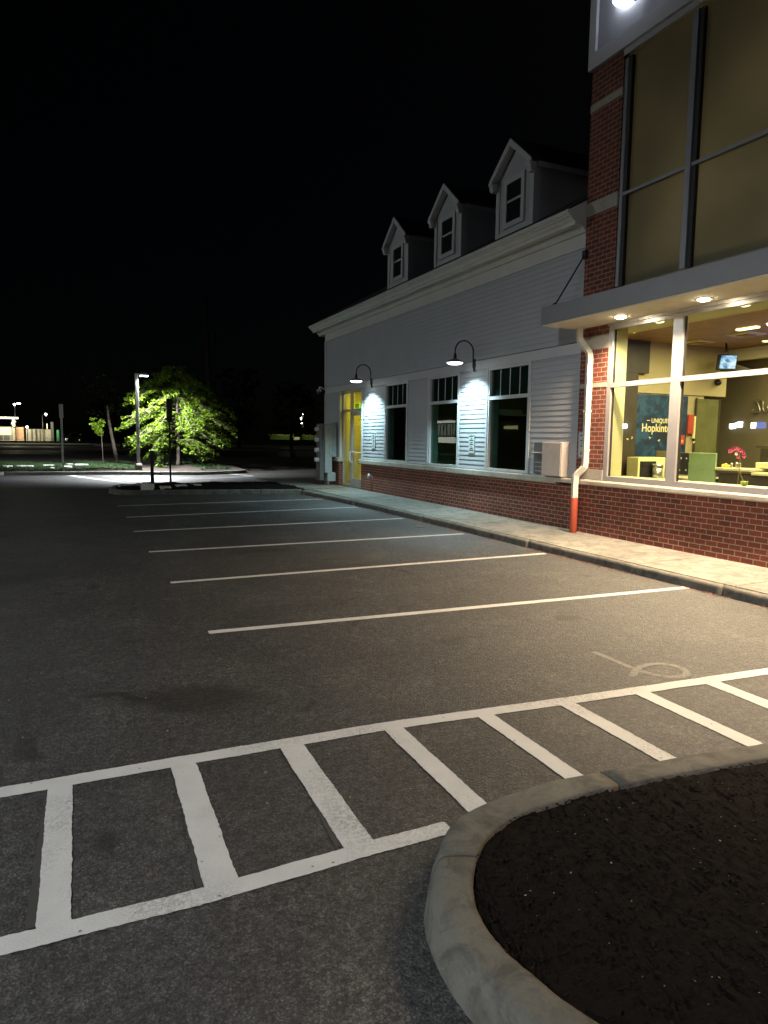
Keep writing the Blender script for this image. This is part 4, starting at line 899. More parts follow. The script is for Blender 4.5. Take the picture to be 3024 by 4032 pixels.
# script shaped metal wall decoration
q = MB()
pts = [(13.30, 2.70), (13.33, 2.62), (13.22, 2.60), (13.10, 2.63), (13.13, 2.76), (13.20, 2.88), (13.26, 2.93), (13.12, 2.93), (13.02, 2.88), (13.02, 2.74), (12.99, 2.66), (12.92, 2.62), (12.86, 2.68), (12.88, 2.76), (12.80, 2.78), (12.78, 2.66), (12.72, 2.62), (12.66, 2.70), (12.70, 2.86), (12.60, 2.90), (12.52, 2.84), (12.56, 2.66), (12.44, 2.60)]
q.tube([(18.93, 13.0+(a-13.0)*1.13+1.45, 1.8+(c-1.8)*1.13) for a, c in [(p.x, p.y) for p in smooth_line([(a, c, 0) for a, c in pts], 4)]], .020, 6)
tag(q.build('wall_script', 'steel'), 'swirling metal script decoration on the brown teller wall', 'wall decoration')
# orchid on the ledge
orc = thing('orchid', 'pink orchid in a small green pot on the inner window ledge', 'orchid', (8.60, 6.79, 1.196))
q = MB(); q.lathe([(.03, 1.197), (.045, 1.215), (.05, 1.26), (.045, 1.262)], (8.60, 6.78, 0), seg=16); q.build('pot', 'pot', orc)
q = MB(); q.tube(smooth_line([(8.60, 6.79, 1.25), (8.59, 6.84, 1.36), (8.59, 6.868, 1.46), (8.59, 6.865, 1.56), (8.59, 6.89, 1.66), (8.59, 6.95, 1.71), (8.59, 7.02, 1.68)], 5), .0045, 6); q.tube([(8.60, 6.885, 1.20), (8.59, 6.87, 1.44)], .004, 6); q.build('stem', 'stem', orc)
q = MB(); q2 = MB()
for (y, z, s, tw) in ((7.025, 1.68, .036, .3), (6.985, 1.700, .036, 1.0), (6.94, 1.722, .036, .2), (6.89, 1.712, .034, .8), (6.845, 1.69, .036, 1.5), (6.81, 1.655, .034, .1), (6.79, 1.615, .036, .9), (6.885, 1.60, .030, .5), (6.92, 1.645, .028, .5)):
    tgt = q2 if (abs(y-6.92) < .01 and z < 1.66) else q
    for k in range(5):
        a = tw+k*1.2566; ca, sa = math.cos(a), math.sin(a); w = .42 if k % 2 else .55
        vs = [(8.585, y, z)]
        for t_ in range(7):
            th = -1.2+t_*.4; rr = s*(math.cos(th*.75)**.6)
            dy = rr*math.cos(a+th*w*1.0); dz = rr*math.sin(a+th*w*1.0); vs.append((8.585-.012*math.cos(th)+random.uniform(-.002, .002), y+dy, z+dz))
        tgt.add(vs, [(0, i, i+1) for i in range(1, 7)])
q.build('bloom', 'petal', orc); q2.build('bloom', 'petal_white', orc)
# white shelf glimpsed through the window nearest the tower
q = MB(); q.box(10.86, 11.68, 16.2, 16.49, 2.46, 2.50); q.box(10.90, 11.68, 16.45, 16.49, 2.5, 2.64); tag(q.build('wall_shelf', 'white'), 'long pale shelf seen through the window nearest the tower', 'shelf')

# ================================================================== FIXTURES ON THE WALL
def gooseneck(y, label):
    t = thing('wall_lamp', label, 'wall lamp', (8.40, y, 3.46), 'gooseneck lamps on the clapboard wall')
    q = MB(); q.lathe([(.0, -.012), (.045, -.01), (.05, .0)], (8.39, y, 3.46), 'x', 18)
    q.box(8.36, 8.392, y-.035, y+.035, 3.32, 3.60, .012); q.build('wall_plate', 'lamp_black', t)
    arc = [(8.38, y, 3.36), (8.345, y, 3.42), (8.34, y, 3.6), (8.34, y, 3.74)]+[(8.105+.235*math.cos(a), y, 3.755+.235*math.sin(a)) for a in [i*math.pi/12 for i in range(0, 13)]]+[(7.87, y, 3.68)]
    q = MB(); q.tube(arc, .0155, 10); q.build('arm', 'lamp_black', t)
    q = MB(); q.lathe([(.022, 3.70), (.03, 3.69), (.038, 3.60), (.052, 3.575)], (7.87, y, 0), seg=20); q.build('neck', 'lamp_black', t)
    q = MB(); q.lathe([(.05, 3.577), (.10, 3.565), (.165, 3.535), (.185, 3.505), (.187, 3.492), (.178, 3.492), (.172, 3.51), (.10, 3.55), (.02, 3.56)], (7.87, y, 0), seg=28, cap=False); q.build('shade', 'lamp_grey', t)
    q = MB(); q.lathe([(.172, 3.500), (.174, 3.482), (.12, 3.458), (.0, 3.450)], (7.87, y, 0), seg=28); q.build('lens', 'goose_glow', t)
    lamp('lamp_light', 'SPOT', (7.87, y, 3.44), P_GOOSE, COOL, t, .07, 130, .55)
    return t
g1 = gooseneck(19.62, 'black gooseneck lamp beside the glass door'); g2 = gooseneck(13.71, 'black gooseneck lamp between the two big windows')
# canopy downlights
for i, y in enumerate((8.72, 7.13, 5.55, 3.97, 2.39, .8)):
    t = thing('downlight', ['round downlight in the canopy soffit nearest the downspout', 'second round downlight in the canopy soffit', 'third round downlight of the canopy row, just past the frame edge', 'fourth round downlight of the canopy row', 'fifth round downlight of the canopy row', 'last round downlight of the canopy row'][i], 'downlight', (8.0, y, 3.76), 'round downlights in the canopy soffit')
    q = MB(); q.lathe([(.098, 3.764), (.105, 3.757), (.085, 3.755)], (8.0, y, 0), seg=24); q.build('ring', 'white', t)
    q = MB(); q.lathe([(.083, 3.754), (.080, 3.742), (.05, 3.732), (.0, 3.728)], (8.0, y, 0), seg=24); q.build('lens', 'down_glow', t)
    lamp('lamp_light', 'SPOT', (8.0, y, 3.72), P_DOWN, WARM, t, .08, 148, .6)
# parking signs
def psign(x, y, z0, z1, w, label):
    t = thing('parking_sign', label, 'sign', (x, y, z0), 'narrow white parking signs on the wall')
    q = MB(); r_ = .025; pts = []
    for (cx_, cz_, a0) in ((y+w/2-r_, z1-r_, 0), (y-w/2+r_, z1-r_, 90), (y-w/2+r_, z0+r_, 180), (y+w/2-r_, z0+r_, 270)):
        for k in range(5):
            a = R(a0+k*22.5); pts.append((cx_+r_*math.cos(a), cz_+r_*math.sin(a)))
    q.prism(pts, 'x', x-.008, x); q.build('plate', 'sign_white', t)
    q = MB(); r2 = .006
    n = len(pts); P2 = [((p[0]-y)*.90+y, (p[1]-(z0+z1)/2)*.965+(z0+z1)/2) for p in pts]; P3 = [((p[0]-y)*.86+y, (p[1]-(z0+z1)/2)*.95+(z0+z1)/2) for p in pts]
    vs = [(x-.0085, *p) for p in P2]+[(x-.0085, *p) for p in P3]; q.add(vs, [(i, (i+1) % n, (i+1) % n+n, i+n) for i in range(n)]); q.build('border', 'sign_ink', t)
    H_ = z1-z0
    for (tx, f, sz) in (('RESERVED', .845, .040), ('FOR', .745, .034), ('PARKING', .640, .038), ('WHILE', .520, .034), ('BANKING', .425, .034), ('IN', .320, .034), ('OFFICE', .225, .034)):
        text_mesh('lettering', tx, sz*H_/.46, 'sign_ink', t, (x-.0092, y, z0+H_*f), (0, -1, 0), (0, 0, 1), .0004, 'CENTER', .0022, 1.05)
    q = MB(); za = z0+H_*.155; q.box(x-.0095, x-.0085, y-.06, y+.06, za-.008, za+.008)
    for s in (-1, 1): q.prism([(y+s*.085, za), (y+s*.052, za+.026), (y+s*.052, za-.026)], 'x', x-.0096, x-.0086)
    q.lathe([(.007, 0), (.007, .002)], (x-.010, y, z0+H_*.06), 'x', 8); q.lathe([(.007, 0), (.007, .002)], (x-.010, y, z0+H_*.94), 'x', 8); q.build('arrow', 'sign_black', t)
psign(8.392, 13.765, 1.475, 1.925, .27, 'narrow white parking sign between the two big windows')
psign(8.392, 19.45, 1.475, 1.925, .26, 'narrow white parking sign beside the glass door')
psign(8.345, 9.87, 1.50, 1.95, .27, 'narrow white parking sign on the brick pier behind the downspout')
# beige cover and dark panel right of the last window
t = thing('wall_cabinet', 'beige metal cover box on the clapboards beside the brick pier', 'cabinet', (8.40, 10.66, 1.12))
q = MB(); q.box(8.24, 8.395, 10.34, 10.93, 1.125, 1.765, .008); q.build('body', 'beige_box', t)
q = MB(); q.box(8.228, 8.2395, 10.36, 10.91, 1.14, 1.75, .004); q.build('door', 'beige_box', t)
t = thing('wall_panel', 'dark grey wall panel with a white bar left of the beige box', 'panel', (8.40, 11.16, 1.14))
q = MB(); q.box(8.375, 8.394, 10.97, 11.37, 1.14, 1.755, .004); q.build('plate', 'grey_dark', t)
q = MB(); [q.box(8.371, 8.3745, 11.02, 11.31, z, z+.012) for z in (1.19, 1.27, 1.36)]; q.build('rib', 'beige_box', t)
q = MB(); q.box(8.33, 8.37, 10.99, 11.38, 1.545, 1.565, .004); q.build('bar', 'white', t)
# meter cabinet by the far corner
t = thing('meter_cabinet', 'tall grey electric meter cabinet on the far corner of the wall', 'meter cabinet', (8.15, 23.0, .15))
q = MB(); q.box(7.95, 8.20, 22.62, 23.15, .59, 2.27, .008); q.build('body', 'grey_box', t)
q = MB(); q.box(8.205, 8.36, 22.62, 23.1, 1.13, 2.31, .008); q.build('side_box', 'grey_box', t)
q = MB(); q.box(8.04, 8.33, 22.60, 23.1, .29, .585, .008); q.build('lower_box', 'grey_box', t)
q = MB(); q.box(7.80, 7.949, 22.72, 23.12, .32, 2.26, .006); q.build('meter_panel', 'grey_dark', t)
q = MB(); q.box(8.10, 8.17, 22.600, 22.619, 1.18, 1.60, .006); q.build('handle', 'grey_box', t)
for z in (2.07, 1.72, 1.36, 1.02):
    q = MB(); q.lathe([(.088, 0), (.088, -.02), (.078, -.02), (.074, -.12), (.066, -.13)], (7.799, 22.90, z), 'x', 22); mt = q.build('meter', 'meter_glass', t)
q = MB(); q.tube([(8.12, 22.75, .15), (8.12, 22.75, .29)], .035); q.build('conduit', 'white', t); q = MB(); q.tube([(8.2, 23.2, .15), (8.2, 23.2, .32)], .035); q.build('conduit', 'grey_box', t)
# hose connection low on the brick
t = thing('wall_pipe_fitting', 'capped pipe fitting low on the brick beside the door', 'pipe fitting', (8.40, 19.6, .6))
q = MB(); q.lathe([(.035, 0), (.035, -.07), (.075, -.075), (.075, -.11), (.05, -.12)], (8.40, 19.62, .63), 'x', 18); q.build('cap', 'meter_glass', t); q = MB(); q.tube([(8.385, 19.50, .16), (8.385, 19.50, .63)], .012); q.build('pipe', 'sleeve', t)
# security camera on the corner
t = thing('security_camera', 'white dome security camera on an arm at the far corner', 'camera', (8.40, 23.92, 3.5))
q = MB(); q.tube(smooth_line([(8.50, 23.95, 3.50), (8.38, 23.97, 3.52), (8.26, 23.98, 3.58), (8.20, 23.98, 3.585), (8.19, 23.98, 3.52)], 4), .028, 10); q.build('arm', 'white', t)
q = MB(); q.lathe([(.05, 3.51), (.085, 3.49), (.088, 3.44)], (8.19, 23.98, 0), seg=20); q.build('housing', 'white', t)
q = MB(); q.lathe([(.08, 3.439), (.078, 3.39), (.055, 3.35), (.0, 3.335)], (8.19, 23.98, 0), seg=20); q.build('dome', 'black', t)
# lit sign letter at the top of the frame
t = thing('lit_sign', 'glowing white channel letter on the tower sign panel', 'sign', (8.3, 9.2, 8.7))
q = MB()
arc = [(8.23, 9.20+.30*math.cos(a), 9.02+.30*math.sin(a)) for a in [math.pi*(.15+.1*k) for k in range(-16, 1)]]
q.rtube([(8.25, 9.20+.28*math.cos(a), 9.00+.27*math.sin(a)) for a in [R(d_) for d_ in range(20, 341, 10)]], .05, .085, (1, 0, 0)); q.build('letter', 'letter_glow', t)
q = MB(); quadslab(q, [(8.24, 8.99, 8.62), (8.24, 8.83, 8.62), (8.24, 8.78, 8.74), (8.24, 8.95, 8.74)], .03); q.build('bracket', 'panel_trim', t)
lamp('sign_light', 'POINT', (8.05, 9.1, 8.95), 5, (.75, .85, 1), t, .1)

# ================================================================== ISLAND POSTS, STONES
def post(x, y, ztop, label, sign=None, w=.035, name='sign_post', mat='pole_dark', z0=.13):
    t = thing(name, label, 'sign', (x, y, z0))
    q = MB(); q.box(x-w, x+w, y-w*.6, y+w*.6, z0, ztop); q.build('post', mat, t)
    if sign:
        q = MB(); q.box(x-sign[0]/2, x+sign[0]/2, y-w*.6-.012, y-w*.6, sign[1], sign[2], .004); q.build('plate', mat, t)
    return t
post(2.98, 24.0, 3.0, 'tall dark sign post with a narrow plate on the island', (.19, 2.24, 3.0), .028)
post(2.40, 24.0, 1.30, 'short dark square post on the island', None, .05, 'bollard_post')
post(-.375, 33.9, 3.10, 'thin weathered grey post with a narrow plate at the grass edge', (.16, 2.5, 3.10), .045, mat='pole_metal', z0=.15)
for i, poly in enumerate([[(1.88, 22.75), (2.28, 22.75), (2.20, 21.75), (1.86, 21.75)], [(2.48, 22.7), (2.80, 22.6), (2.74, 21.95), (2.43, 21.98)], [(3.0, 23.1), (3.37, 23.3), (3.33, 22.7), (2.98, 22.5)], [(3.52, 23.4), (3.83, 23.3), (3.80, 22.85), (3.62, 22.9)], [(1.30, 23.35), (1.97, 23.6), (1.9, 23.35), (1.35, 23.15)]]):
    q = MB(); z = .185
    if i == 0:
        q.add([(1.86, 21.95, .16), (2.22, 21.95, .14), (2.30, 22.45, .30), (1.90, 22.45, .33), (1.86, 21.95, .10), (2.22, 21.95, .09), (2.30, 22.45, .12), (1.90, 22.45, .12)], [(0, 1, 2, 3), (7, 6, 5, 4), (0, 4, 5, 1), (1, 5, 6, 2), (2, 6, 7, 3), (3, 7, 4, 0)])
    else: q.prism(poly[::-1], 'z', .13, z+.03)
    if i == 1:
        o = q.build('stone_slab', 'slab')
        k_ = MB(); k_.box(2.50, 2.57, 22.2, 22.45, z+.031, z+.034); k_.box(2.66, 2.73, 22.2, 22.45, z+.031, z+.034); k_.build('dark_mark', 'black', o)
    else: o = q.build('stone_slab', 'slab')
    tag(o, ['tilted pale slab leaning on the island mulch, left of the short post', 'pale slab with two dark marks in front of the tall post', 'pale slab just right of the tall post', 'rightmost small pale slab on the island mulch', 'low pale slab at the rounded end of the island'][i], 'slab', 'pale slabs on the island')

# ================================================================== STREET LAMP
def pole_lamp(x, y, zt, label, energy, hx, col=DAYL, glow=True, z0=.2, spot=150, aimrot=None, blend=.5):
    t = thing('street_lamp', label, 'street lamp', (x, y, z0), 'car park pole lamps')
    q = MB(); q.box(x-.07, x+.07, y-.07, y+.07, z0+.28, zt, .01); q.build('pole', 'pole_metal', t)
    q = MB(); q.lathe([(.16, z0), (.16, z0+.24), (.12, z0+.28)], (x, y, 0), seg=20); q.build('base', 'curb', t)
    q = MB(); s = 1 if hx > 0 else -1
    q.box(x+s*.07, x+s*.16, y-.04, y+.04, zt-.06, zt-.005); q.build('arm', 'pole_metal', t)
    q = MB(); q.prism([(x+s*.14, zt+.02), (x+s*.16, zt-.09), (x+s*.5, zt-.09), (x+s*.55, zt-.05), (x+s*.4, zt+.03)], 'y', y-.17, y+.17); q.build('head', 'lamp_grey', t)
    q = MB(); q.box(x+s*.17, x+s*.50, y-.15, y+.15, zt-.115, zt-.091, .006); q.build('lens', 'street_glow', t)
    lamp('lamp_light', 'SPOT', (x+s*.34, y, zt-.14), energy, col, t, .12, spot, blend, aimrot)
    return t
pole_lamp(2.83, 34.3, 4.62, 'lit pole lamp standing beside the glowing maple tree', P_STREET, 1, aimrot=(R(9), 0, 0), blend=.5)
# car park lamp behind the photographer, then an added one farther left
pole_lamp(-8.3, -1.0, 7.8, 'tall car park lamp off to the left of the viewpoint', P_LOT, 1, (.91, .965, 1), z0=0, spot=158, aimrot=(0, R(-14), 0), blend=.45)

pole_lamp(-16.4, 25.0, 8.0, 'unseen pole lamp added far left of the viewpoint to brighten the facade', P_LOT*.5, 1, (.95, 1, .98), z0=0, spot=150, aimrot=(0, R(-42), 0), blend=.5)  # added lamp, lifts the facade and the far bays

# ================================================================== TREES
def leaves(mb, c, rx, ry, rz, cnt, s, flat=.35):
    for k in range(cnt):
        while True:
            p = Vector((random.uniform(-1, 1), random.uniform(-1, 1), random.uniform(-1, 1)))
            if p.length < 1: break
        p = Vector((p.x*rx, p.y*ry, p.z*rz))+Vector(c); l = s*random.uniform(.6, 1.3)
        m = Matrix.Rotation(random.uniform(0, 6.28), 3, 'Z') @ Matrix.Rotation(random.uniform(-flat*2, flat*2), 3, 'X') @ Matrix.Rotation(random.uniform(.1, .9), 3, 'Y')
        mb.add([p+m @ Vector(v) for v in ((-l, 0, 0), (-l*.3, l*.45, .0), (l*.35, l*.5, -l*.1), (l, 0, -l*.2), (l*.35, -l*.5, -l*.1), (-l*.3, -l*.45, 0))], [(0, 1, 2, 3), (0, 3, 4, 5)])
tree = thing('maple_tree', 'maple tree with layered green foliage glowing beside the pole lamp', 'tree', (5.0, 37.3, .2))
br = MB(); cr = MB()
br.tube(smooth_line([(5.02, 37.3, .2), (5.05, 37.3, 1.3), (5.0, 37.28, 2.6), (5.06, 37.25, 3.8), (5.0, 37.2, 5.2)], 4), [.10, .098, .094, .09, .088, .085, .08, .078, .075, .07, .065, .06, .05, .042, .036, .03, .02], 9)
random.seed(11)
nb = 0
def radius(z):   # crown half width by height
    pts = [(.8, 1.2), (1.3, 2.3), (1.8, 2.95), (2.6, 3.0), (3.4, 2.9), (4.0, 2.5), (4.5, 1.9), (5.0, 1.1), (5.5, .3)]
    for (z0, r0), (z1, r1) in zip(pts, pts[1:]):
        if z0 <= z <= z1: return r0+(r1-r0)*(z-z0)/(z1-z0)
    return .3
z = 1.05
while z < 5.1:
    for k in range(8):
        a = random.uniform(0, 6.283); r = radius(z)*random.uniform(.80, 1.10)
        if math.cos(a) < -.2 and z > 4.3: r *= .85
        dx, dy = math.cos(a), math.sin(a)*.85
        z_s = z+.25; tip = Vector((5.02+dx*r, 37.3+dy*r, z-random.uniform(-.1, .25)-.12*r))
        mid = Vector((5.02+dx*r*.5, 37.3+dy*r*.5, z+.28)); st = Vector((5.03, 37.28, z_s))
        path = smooth_line([st, mid, tip], 4); br.tube(path, [.03-.023*i/(len(path)-1) for i in range(len(path))], 5)
        nspray = int(4+r*2.6)
        for q_ in range(nspray):
            t_ = .25+.75*(q_+random.random())/nspray; i = min(len(path)-2, int(t_*(len(path)-1))); p = path[i].lerp(path[i+1], t_*(len(path)-1)-i)
            side = random.uniform(-.45, .45)*t_
            c_ = p+Vector((-dy*side, dx*side, random.uniform(-.13, .06)))
            if random.random() < .92:
                leaves(cr, c_, .20, .20, .06, 12, .056)
                leaves(cr, c_+Vector((dx*.1, dy*.1, -.10)), .12, .12, .08, 7, .05)
    z += .23
br.build('trunk', 'bark', tree); cr.build('crown', 'leaf', tree)
# small leaning tree with a dark crown, sapling lit by the lamp, dark shrubs
t = thing('leaning_tree', 'leaning pale trunk with a nearly black crown left of the pole lamp', 'tree', (2.22, 41, .2))
q = MB(); q.tube(smooth_line([(2.30, 41, .2), (2.2, 41, .7), (2.05, 41, 1.6), (1.9, 41.05, 2.6), (1.85, 41.1, 3.4)], 4), [.15, .12, .11, .105, .10, .10, .095, .09, .09, .085, .08, .08, .075, .07, .06, .05, .04], 9); q.build('trunk', 'bark', t)
q = MB()
for k in range(46): leaves(q, (1.9+random.gauss(0, .8), 41.6+random.gauss(0, .6), 3.9+random.gauss(0, .6)), .35, .35, .15, 14, .06)
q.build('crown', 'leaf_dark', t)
t = thing('sapling', 'small bright green lit sapling left of the leaning trunk', 'tree', (1.42, 38.2, .2))
q = MB(); q.tube(smooth_line([(1.44, 38.2, .2), (1.42, 38.2, 1.2), (1.38, 38.2, 2.2)], 4), .018, 6); q.build('trunk', 'bark', t)
q = MB()
for k in range(40):
    z = random.uniform(1.78, 2.6); w = .16+.30*(z-1.7)/.8
    leaves(q, (1.32+random.uniform(-w, w*.55), 38.2+random.uniform(-.2, .2), z), .10, .10, .06, 16, .05)
q.build('crown', 'leaf', t)
def shrub(x, y, rx, rz, label, mat='leaf_dark', n=60, s=.05, z0=.2):
    t = thing('shrub', label, 'shrub', (x, y, z0), None); q = MB()
    for k in range(6):
        a = random.uniform(-1.2, 1.2); q.tube([(x, y, z0), (x+rx*.6*math.sin(a), y+random.uniform(-.2, .2), z0+rz*.9)], .012, 5)
    q.build('stem', 'bark', t); q = MB()
    for k in range(n):
        a = random.uniform(0, 6.28); u = random.random()**.5; zz = random.uniform(.05, 1)
        leaves(q, (x+rx*u*math.cos(a)*math.sqrt(max(.05, 1-(zz-.35)**2*1.8)), y+rx*.7*u*math.sin(a), z0+rz*zz), .14, .14, .08, 12, s)
    q.build('foliage', mat, t)
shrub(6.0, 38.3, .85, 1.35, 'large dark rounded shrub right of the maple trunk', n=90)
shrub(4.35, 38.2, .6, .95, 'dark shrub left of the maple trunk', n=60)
shrub(4.02, 35.9, .20, .55, 'small pale leafed plant in front of the dark shrub', 'leaf', 14, .05)
# utility pole
t = thing('utility_pole', 'tall dim wooden utility pole far behind the maple', 'utility pole', (10.9, 60, 0))
q = MB(); q.tube([(11.0, 60, 0), (10.45, 60, 13.6)], [.27, .15], 12); q.build('pole', 'pole_wood', t)
q = MB(); q.box(10.1, 10.9, 59.9, 60.1, 13.1, 13.22); q.lathe([(.22, 9.3), (.25, 9.35), (.25, 10.2), (.18, 10.3)], (11.15, 60, 0), seg=14); q.build('crossarm', 'pole_wood', t)

# ================================================================== FAR SIDE OF THE STREET
def far(x80, z80, Y=145.): return x80*Y/80., 1.8+(z80-1.8)*Y/80.
# lit building on the left
t = thing('corner_store', 'bright cream store with a lit canopy far across the street on the left', 'building', (-11, 147, .3))
q = MB(); q.box(-13.0, -9.35, 146, 152, .25, 3.0); q.build('wall', 'store_wall', t)
q = MB(); q.box(-9.3, -8.05, 145.5, 152, .25, 2.95); q.build('side_wall', 'store_wall2', t)
q = MB(); q.box(-13.0, -8.9, 144.6, 147, 4.45, 4.75); q.build('canopy', 'store_glow', t)
q = MB(); [q.lathe([(.22, 0), (.22, .25)], (x, 144.5, z), 'y', 12) for x, z in ((-9.6, 4.2), (-9.4, 3.9), (-9.75, 3.6), (-9.5, 3.25))]; q.build('lamp_cluster', 'store_glow', t)
q = MB(); q.box(-9.9, -9.4, 145.2, 145.9, .25, 4.4); q.build('pillar', 'store_wall', t)
q = MB(); q.box(-12.9, -10.1, 145.85, 145.99, 1.5, 2.8); q.build('lit_window', 'store_win', t)
q = MB(); [q.box(x, x+.9, 144.4, 144.9, .5, 1.35, .08) for x in (-12.3, -11.2)]; q.build('cart', 'grey_dark', t)
q = MB(); q.box(-11.5, -8.2, 144.0, 145, .27, .5); q.build('kerb', 'stone', t)
t = thing('low_building', 'long low pale wall far across the street left of the grey post', 'building', (-5.5, 147, .3))
q = MB(); q.box(-7.7, -3.45, 146, 152, .25, 2.62); q.build('wall', 'store_wall', t)
q = MB(); [q.box(x, x+.16, 145.8, 145.99, .25, 2.62) for x in (-6.8, -6.1, -5.4, -4.7)]; q.box(-3.5, -3.0, 145.3, 146, .2, 4.0); q.build('pilaster', 'store_dark', t)
q = MB(); q.box(-4.18, -4.03, 145.5, 145.8, 2.7, 3.7); q.build('lit_slot', 'store_win', t)
for i, (x, zt, hx) in enumerate(((-9.2, 7.0, .8), (-4.15, 5.35, 0), (-7.3, 2.95, 0))):
    t = thing('distant_lamp', ['far lamp with a swept arm above the cream store', 'single bright far lamp above the low pale wall', 'small low lamp between the far buildings'][i], 'street lamp', (x, 143, .2), 'far street lamps on the left')
    xp = x-.6 if i == 1 else x; q = MB(); q.tube([(xp, 143, .2), (xp, 143, zt)], .07, 8); q.build('pole', 'pole_dark', t)
    q = MB(); q.lathe([(.02, .2), (.18, .1), (.2, -.05), (.06, -.22)], (x, 142.8, zt), 'z', 12)
    if hx: q.box(x+.35, x+1.0, 142.7, 143, zt+.1, zt+.24)
    q.build('lens', 'bulb', t)
    if i < 2: lamp('lamp_light', 'POINT', (x, 141.5, min(zt, 4.2)), 1500 if i == 0 else 700, (1, .93, .68), t, .2)
q = MB(); q.box(-2.5, -2.0, 144, 144.5, .28, 2.35, .1); q.lathe([(.25, 2.3), (.22, 2.5), (.1, 2.55)], (-2.25, 144.25, 0), seg=14); tag(q.build('kiosk', 'green_box'), 'slim green kiosk right of the low pale wall', 'kiosk')
lamp_k = lamp('kiosk_light', 'POINT', (-2.6, 142.6, 2.6), 90, (1, .95, .8), None, .1)
# dark parked car
t = thing('parked_car', 'nearly black parked car across the street right of the green kiosk', 'car', (.4, 143, .28))
q = MB(); prof = [(-1.4, .55), (-1.45, 1.1), (-1.2, 1.3), (-.5, 1.4), (.0, 2.05), (.9, 2.15), (1.7, 2.05), (2.15, 1.5), (2.3, 1.1), (2.25, .55)]
q.prism(prof, 'y', 142.1, 143.9); q.build('body', 'car', t, bevel=.08)
for x in (-.8, 1.5):
    q = MB(); q.lathe([(.34, -.12), (.36, 0), (.34, .12)], (x, 142.15, .62), 'y', 18); wh = q.build('wheel', 'black', t); q = MB(); q.lathe([(.2, -.02), (.2, .02)], (x, 142.02, .62), 'y', 12); q.build('rim', 'steel', wh)
for x in (-.95, -.7): q = MB(); q.lathe([(.07, 0), (.07, .05)], (x, 142.03, .90), 'y', 10); q.build('headlight', 'head', t)
q = MB(); q.prism([(-.3, 1.45), (.08, 1.95), (.9, 2.03), (.9, 1.45)], 'y', 142.07, 142.09); q.prism([(1.0, 1.45), (1.0, 2.03), (1.6, 1.95), (1.95, 1.45)], 'y', 142.07, 142.09); q.build('window', 'glass_dark', t)
# verge and distant hedge on the right
q = MB(); q.box(-40, 1.5, 140.5, 141.2, .0, .45); struct(q.build('curb', 'curb'), 'pale curb across the far street', 'curb')
b = MB(); b.box(-40, 3, 118, 139, 0, .12); struct(b.build('verge', 'grass'), 'dim grass verge beyond the far street', 'grass')
def hedge(x0, x1, y, z0, z1, label):
    t = thing('hedge', label, 'hedge', ((x0+x1)/2, y, 0), 'clipped hedges in the far distance'); q = MB()
    q.box(x0+.3, x1-.3, y-.3, y+.6, 0, z1-.35); q.build('inner_mass', 'leaf_dark', t)
    q = MB()
    for k in range(int((x1-x0)*15)): leaves(q, (random.uniform(x0, x1), y-.2, random.uniform(z0, z1)), .35, .3, .12, 6, .15)
    q.build('foliage', 'hedge_leaf', t)
hedge(52.8, 60.3, 200, 1.75, 2.5, 'left far hedge lit yellow green between maple and building')
hedge(62.8, 70, 200, 1.75, 2.6, 'right far hedge lit yellow green behind the meter cabinet')
q = MB(); q.box(60.4, 62.3, 200.2, 200.5, .8, 1.75); tag(q.build('low_wall', 'store_wall'), 'short pale wall between the two far hedges', 'wall')
q = MB(); q.box(30, 80, 150, 150.4, 0, 1.15); tag(q.build('dark_barrier', 'store_dark'), 'long dark low added fence in front of the far hedges', 'barrier')  # put in to hide the far hedges below their lit tops
t = thing('distant_lamp', 'far lamp over the gap between the lit hedges', 'street lamp', (62.3, 198, 0))
q = MB(); q.tube([(62.6, 198, 0), (62.6, 198, 8.2)], .09, 8); q.build('pole', 'pole_dark', t)
q = MB(); q.lathe([(.1, .3), (.45, .1), (.5, -.1), (.1, -.3)], (62.7, 198, 8.4)); q.lathe([(.1, .4), (.3, .1), (.25, -.4)], (62.1, 198, 7.2)); q.lathe([(.2, .3), (.22, -.3)], (62.15, 198, 6.0)); q.build('lens', 'bulb', t)
lamp('lamp_light', 'POINT', (58, 196.5, 5.2), 900, (.95, 1, .55), t, .3); lamp('lamp_light', 'POINT', (67, 196.5, 5.2), 700, (.95, 1, .55), t, .3)
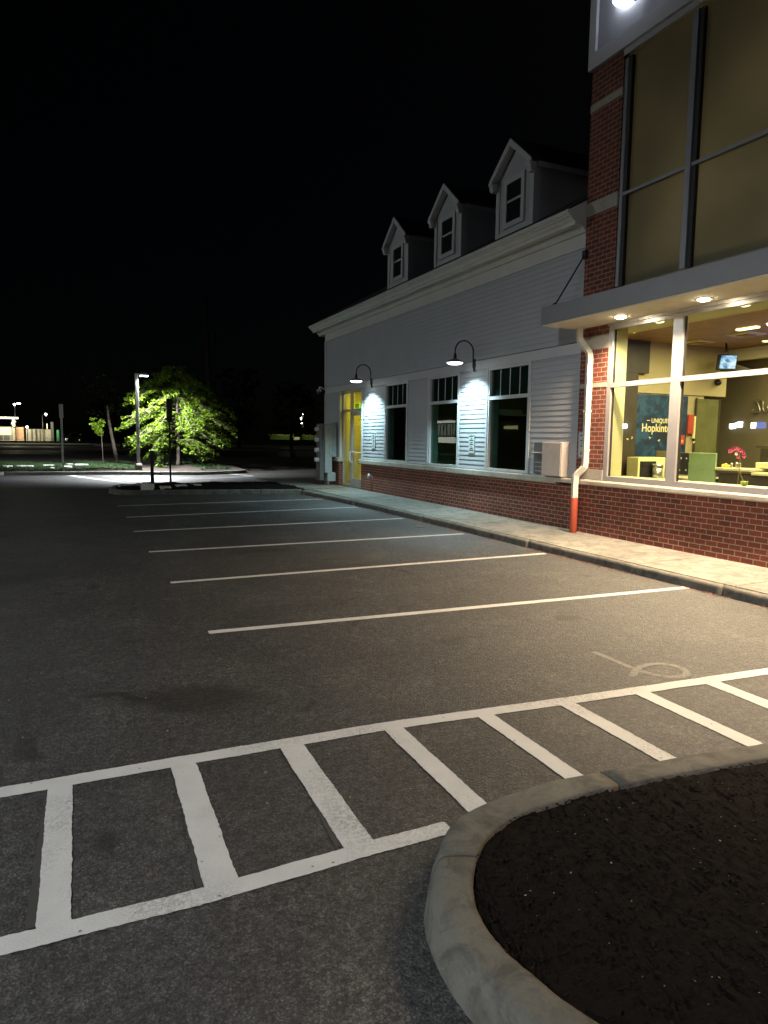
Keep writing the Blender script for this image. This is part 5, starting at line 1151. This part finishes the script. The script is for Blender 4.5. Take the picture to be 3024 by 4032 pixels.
# dark treeline that closes the horizon
def far_tree(x, y, h, w, label):
    t = thing('distant_tree', label, 'tree', (x, y, 0), 'unlit trees on the horizon'); q = MB(); q.tube([(x, y, 0), (x, y, h*.7)], [.3, .12], 8); q.build('trunk', 'bark', t); q = MB()
    for k in range(60):
        zz = random.random(); rr = w*math.sqrt(max(.1, 1-(zz-.4)**2*2.2))
        leaves(q, (x+random.uniform(-rr, rr), y+random.uniform(-1, 1), h*(.25+.75*zz)), 1.2, 1, .7, 8, .5)
    q.build('crown', 'leaf_dark', t)
for i, (x, y, h) in enumerate(((14, 95, 9), (22, 100, 11), (31, 104, 10), (6, 96, 7))):
    far_tree(x, y, h, 3.6, ['unlit round tree right behind the utility pole', 'tallest unlit tree in the dark gap right of the maple', 'unlit tree nearest the far hedges', 'unlit tree directly behind the maple'][i])

# shop row across the car park (seen as reflections in the glass)
t = thing('shop_row', 'low row of lit shops across the car park, reflected in the windows', 'building', (-26, 55, 0))
q = MB(); q.box(-30, -25.3, 24, 86, 0, 4.6); q.build('wall', 'store_dark', t)
for (y0, y1, z0, z1, nm_) in ((71.5, 77.5, 3.75, 4.05, 'store_glow2'), (60.2, 62.6, 2.9, 3.25, 'store_win2'), (72, 77, 1.3, 2.0, 'store_glow2')):
    q = MB(); q.box(-25.29, -25.2, y0, y1, z0, z1); q.build('shop_sign', nm_, t)
q = MB(); q.box(-25.29, -25.22, 71.8, 77.2, 2.2, 3.6); q.build('shop_window', 'store_win3', t)
for y in (72.6, 73.4, 74.0, 74.9, 75.6, 76.4):
    each('mullion', 'store_dark', t, [(-25.21, -25.15, y, y+.14, 2.2, 3.6)])
for (y, z) in ((34.26, 2.93), (33.76, 3.03), (32.6, 2.95), (44.6, 3.04)):
    q = MB(); q.box(-25.25, -25.0, y-.19, y+.19, z-.2, z+.2, .05); q.build('wall_light', 'pack', t)
q = MB(); q.box(-25.25, -25.0, 31.7, 32.35, 2.75, 3.15, .02); q.build('blue_screen', 'blue', t)
for (y, z) in ((44.2, 1.99), (43.6, 2.08), (41.77, 2.05), (40.84, 1.91), (38.6, 1.86), (37.46, 1.77)):
    q = MB(); q.lathe([(.02, -.1), (.10, 0), (.02, .1)], (-25.1, y, z), seg=10); q.build('bollard_light', 'bulb_yellow', t)
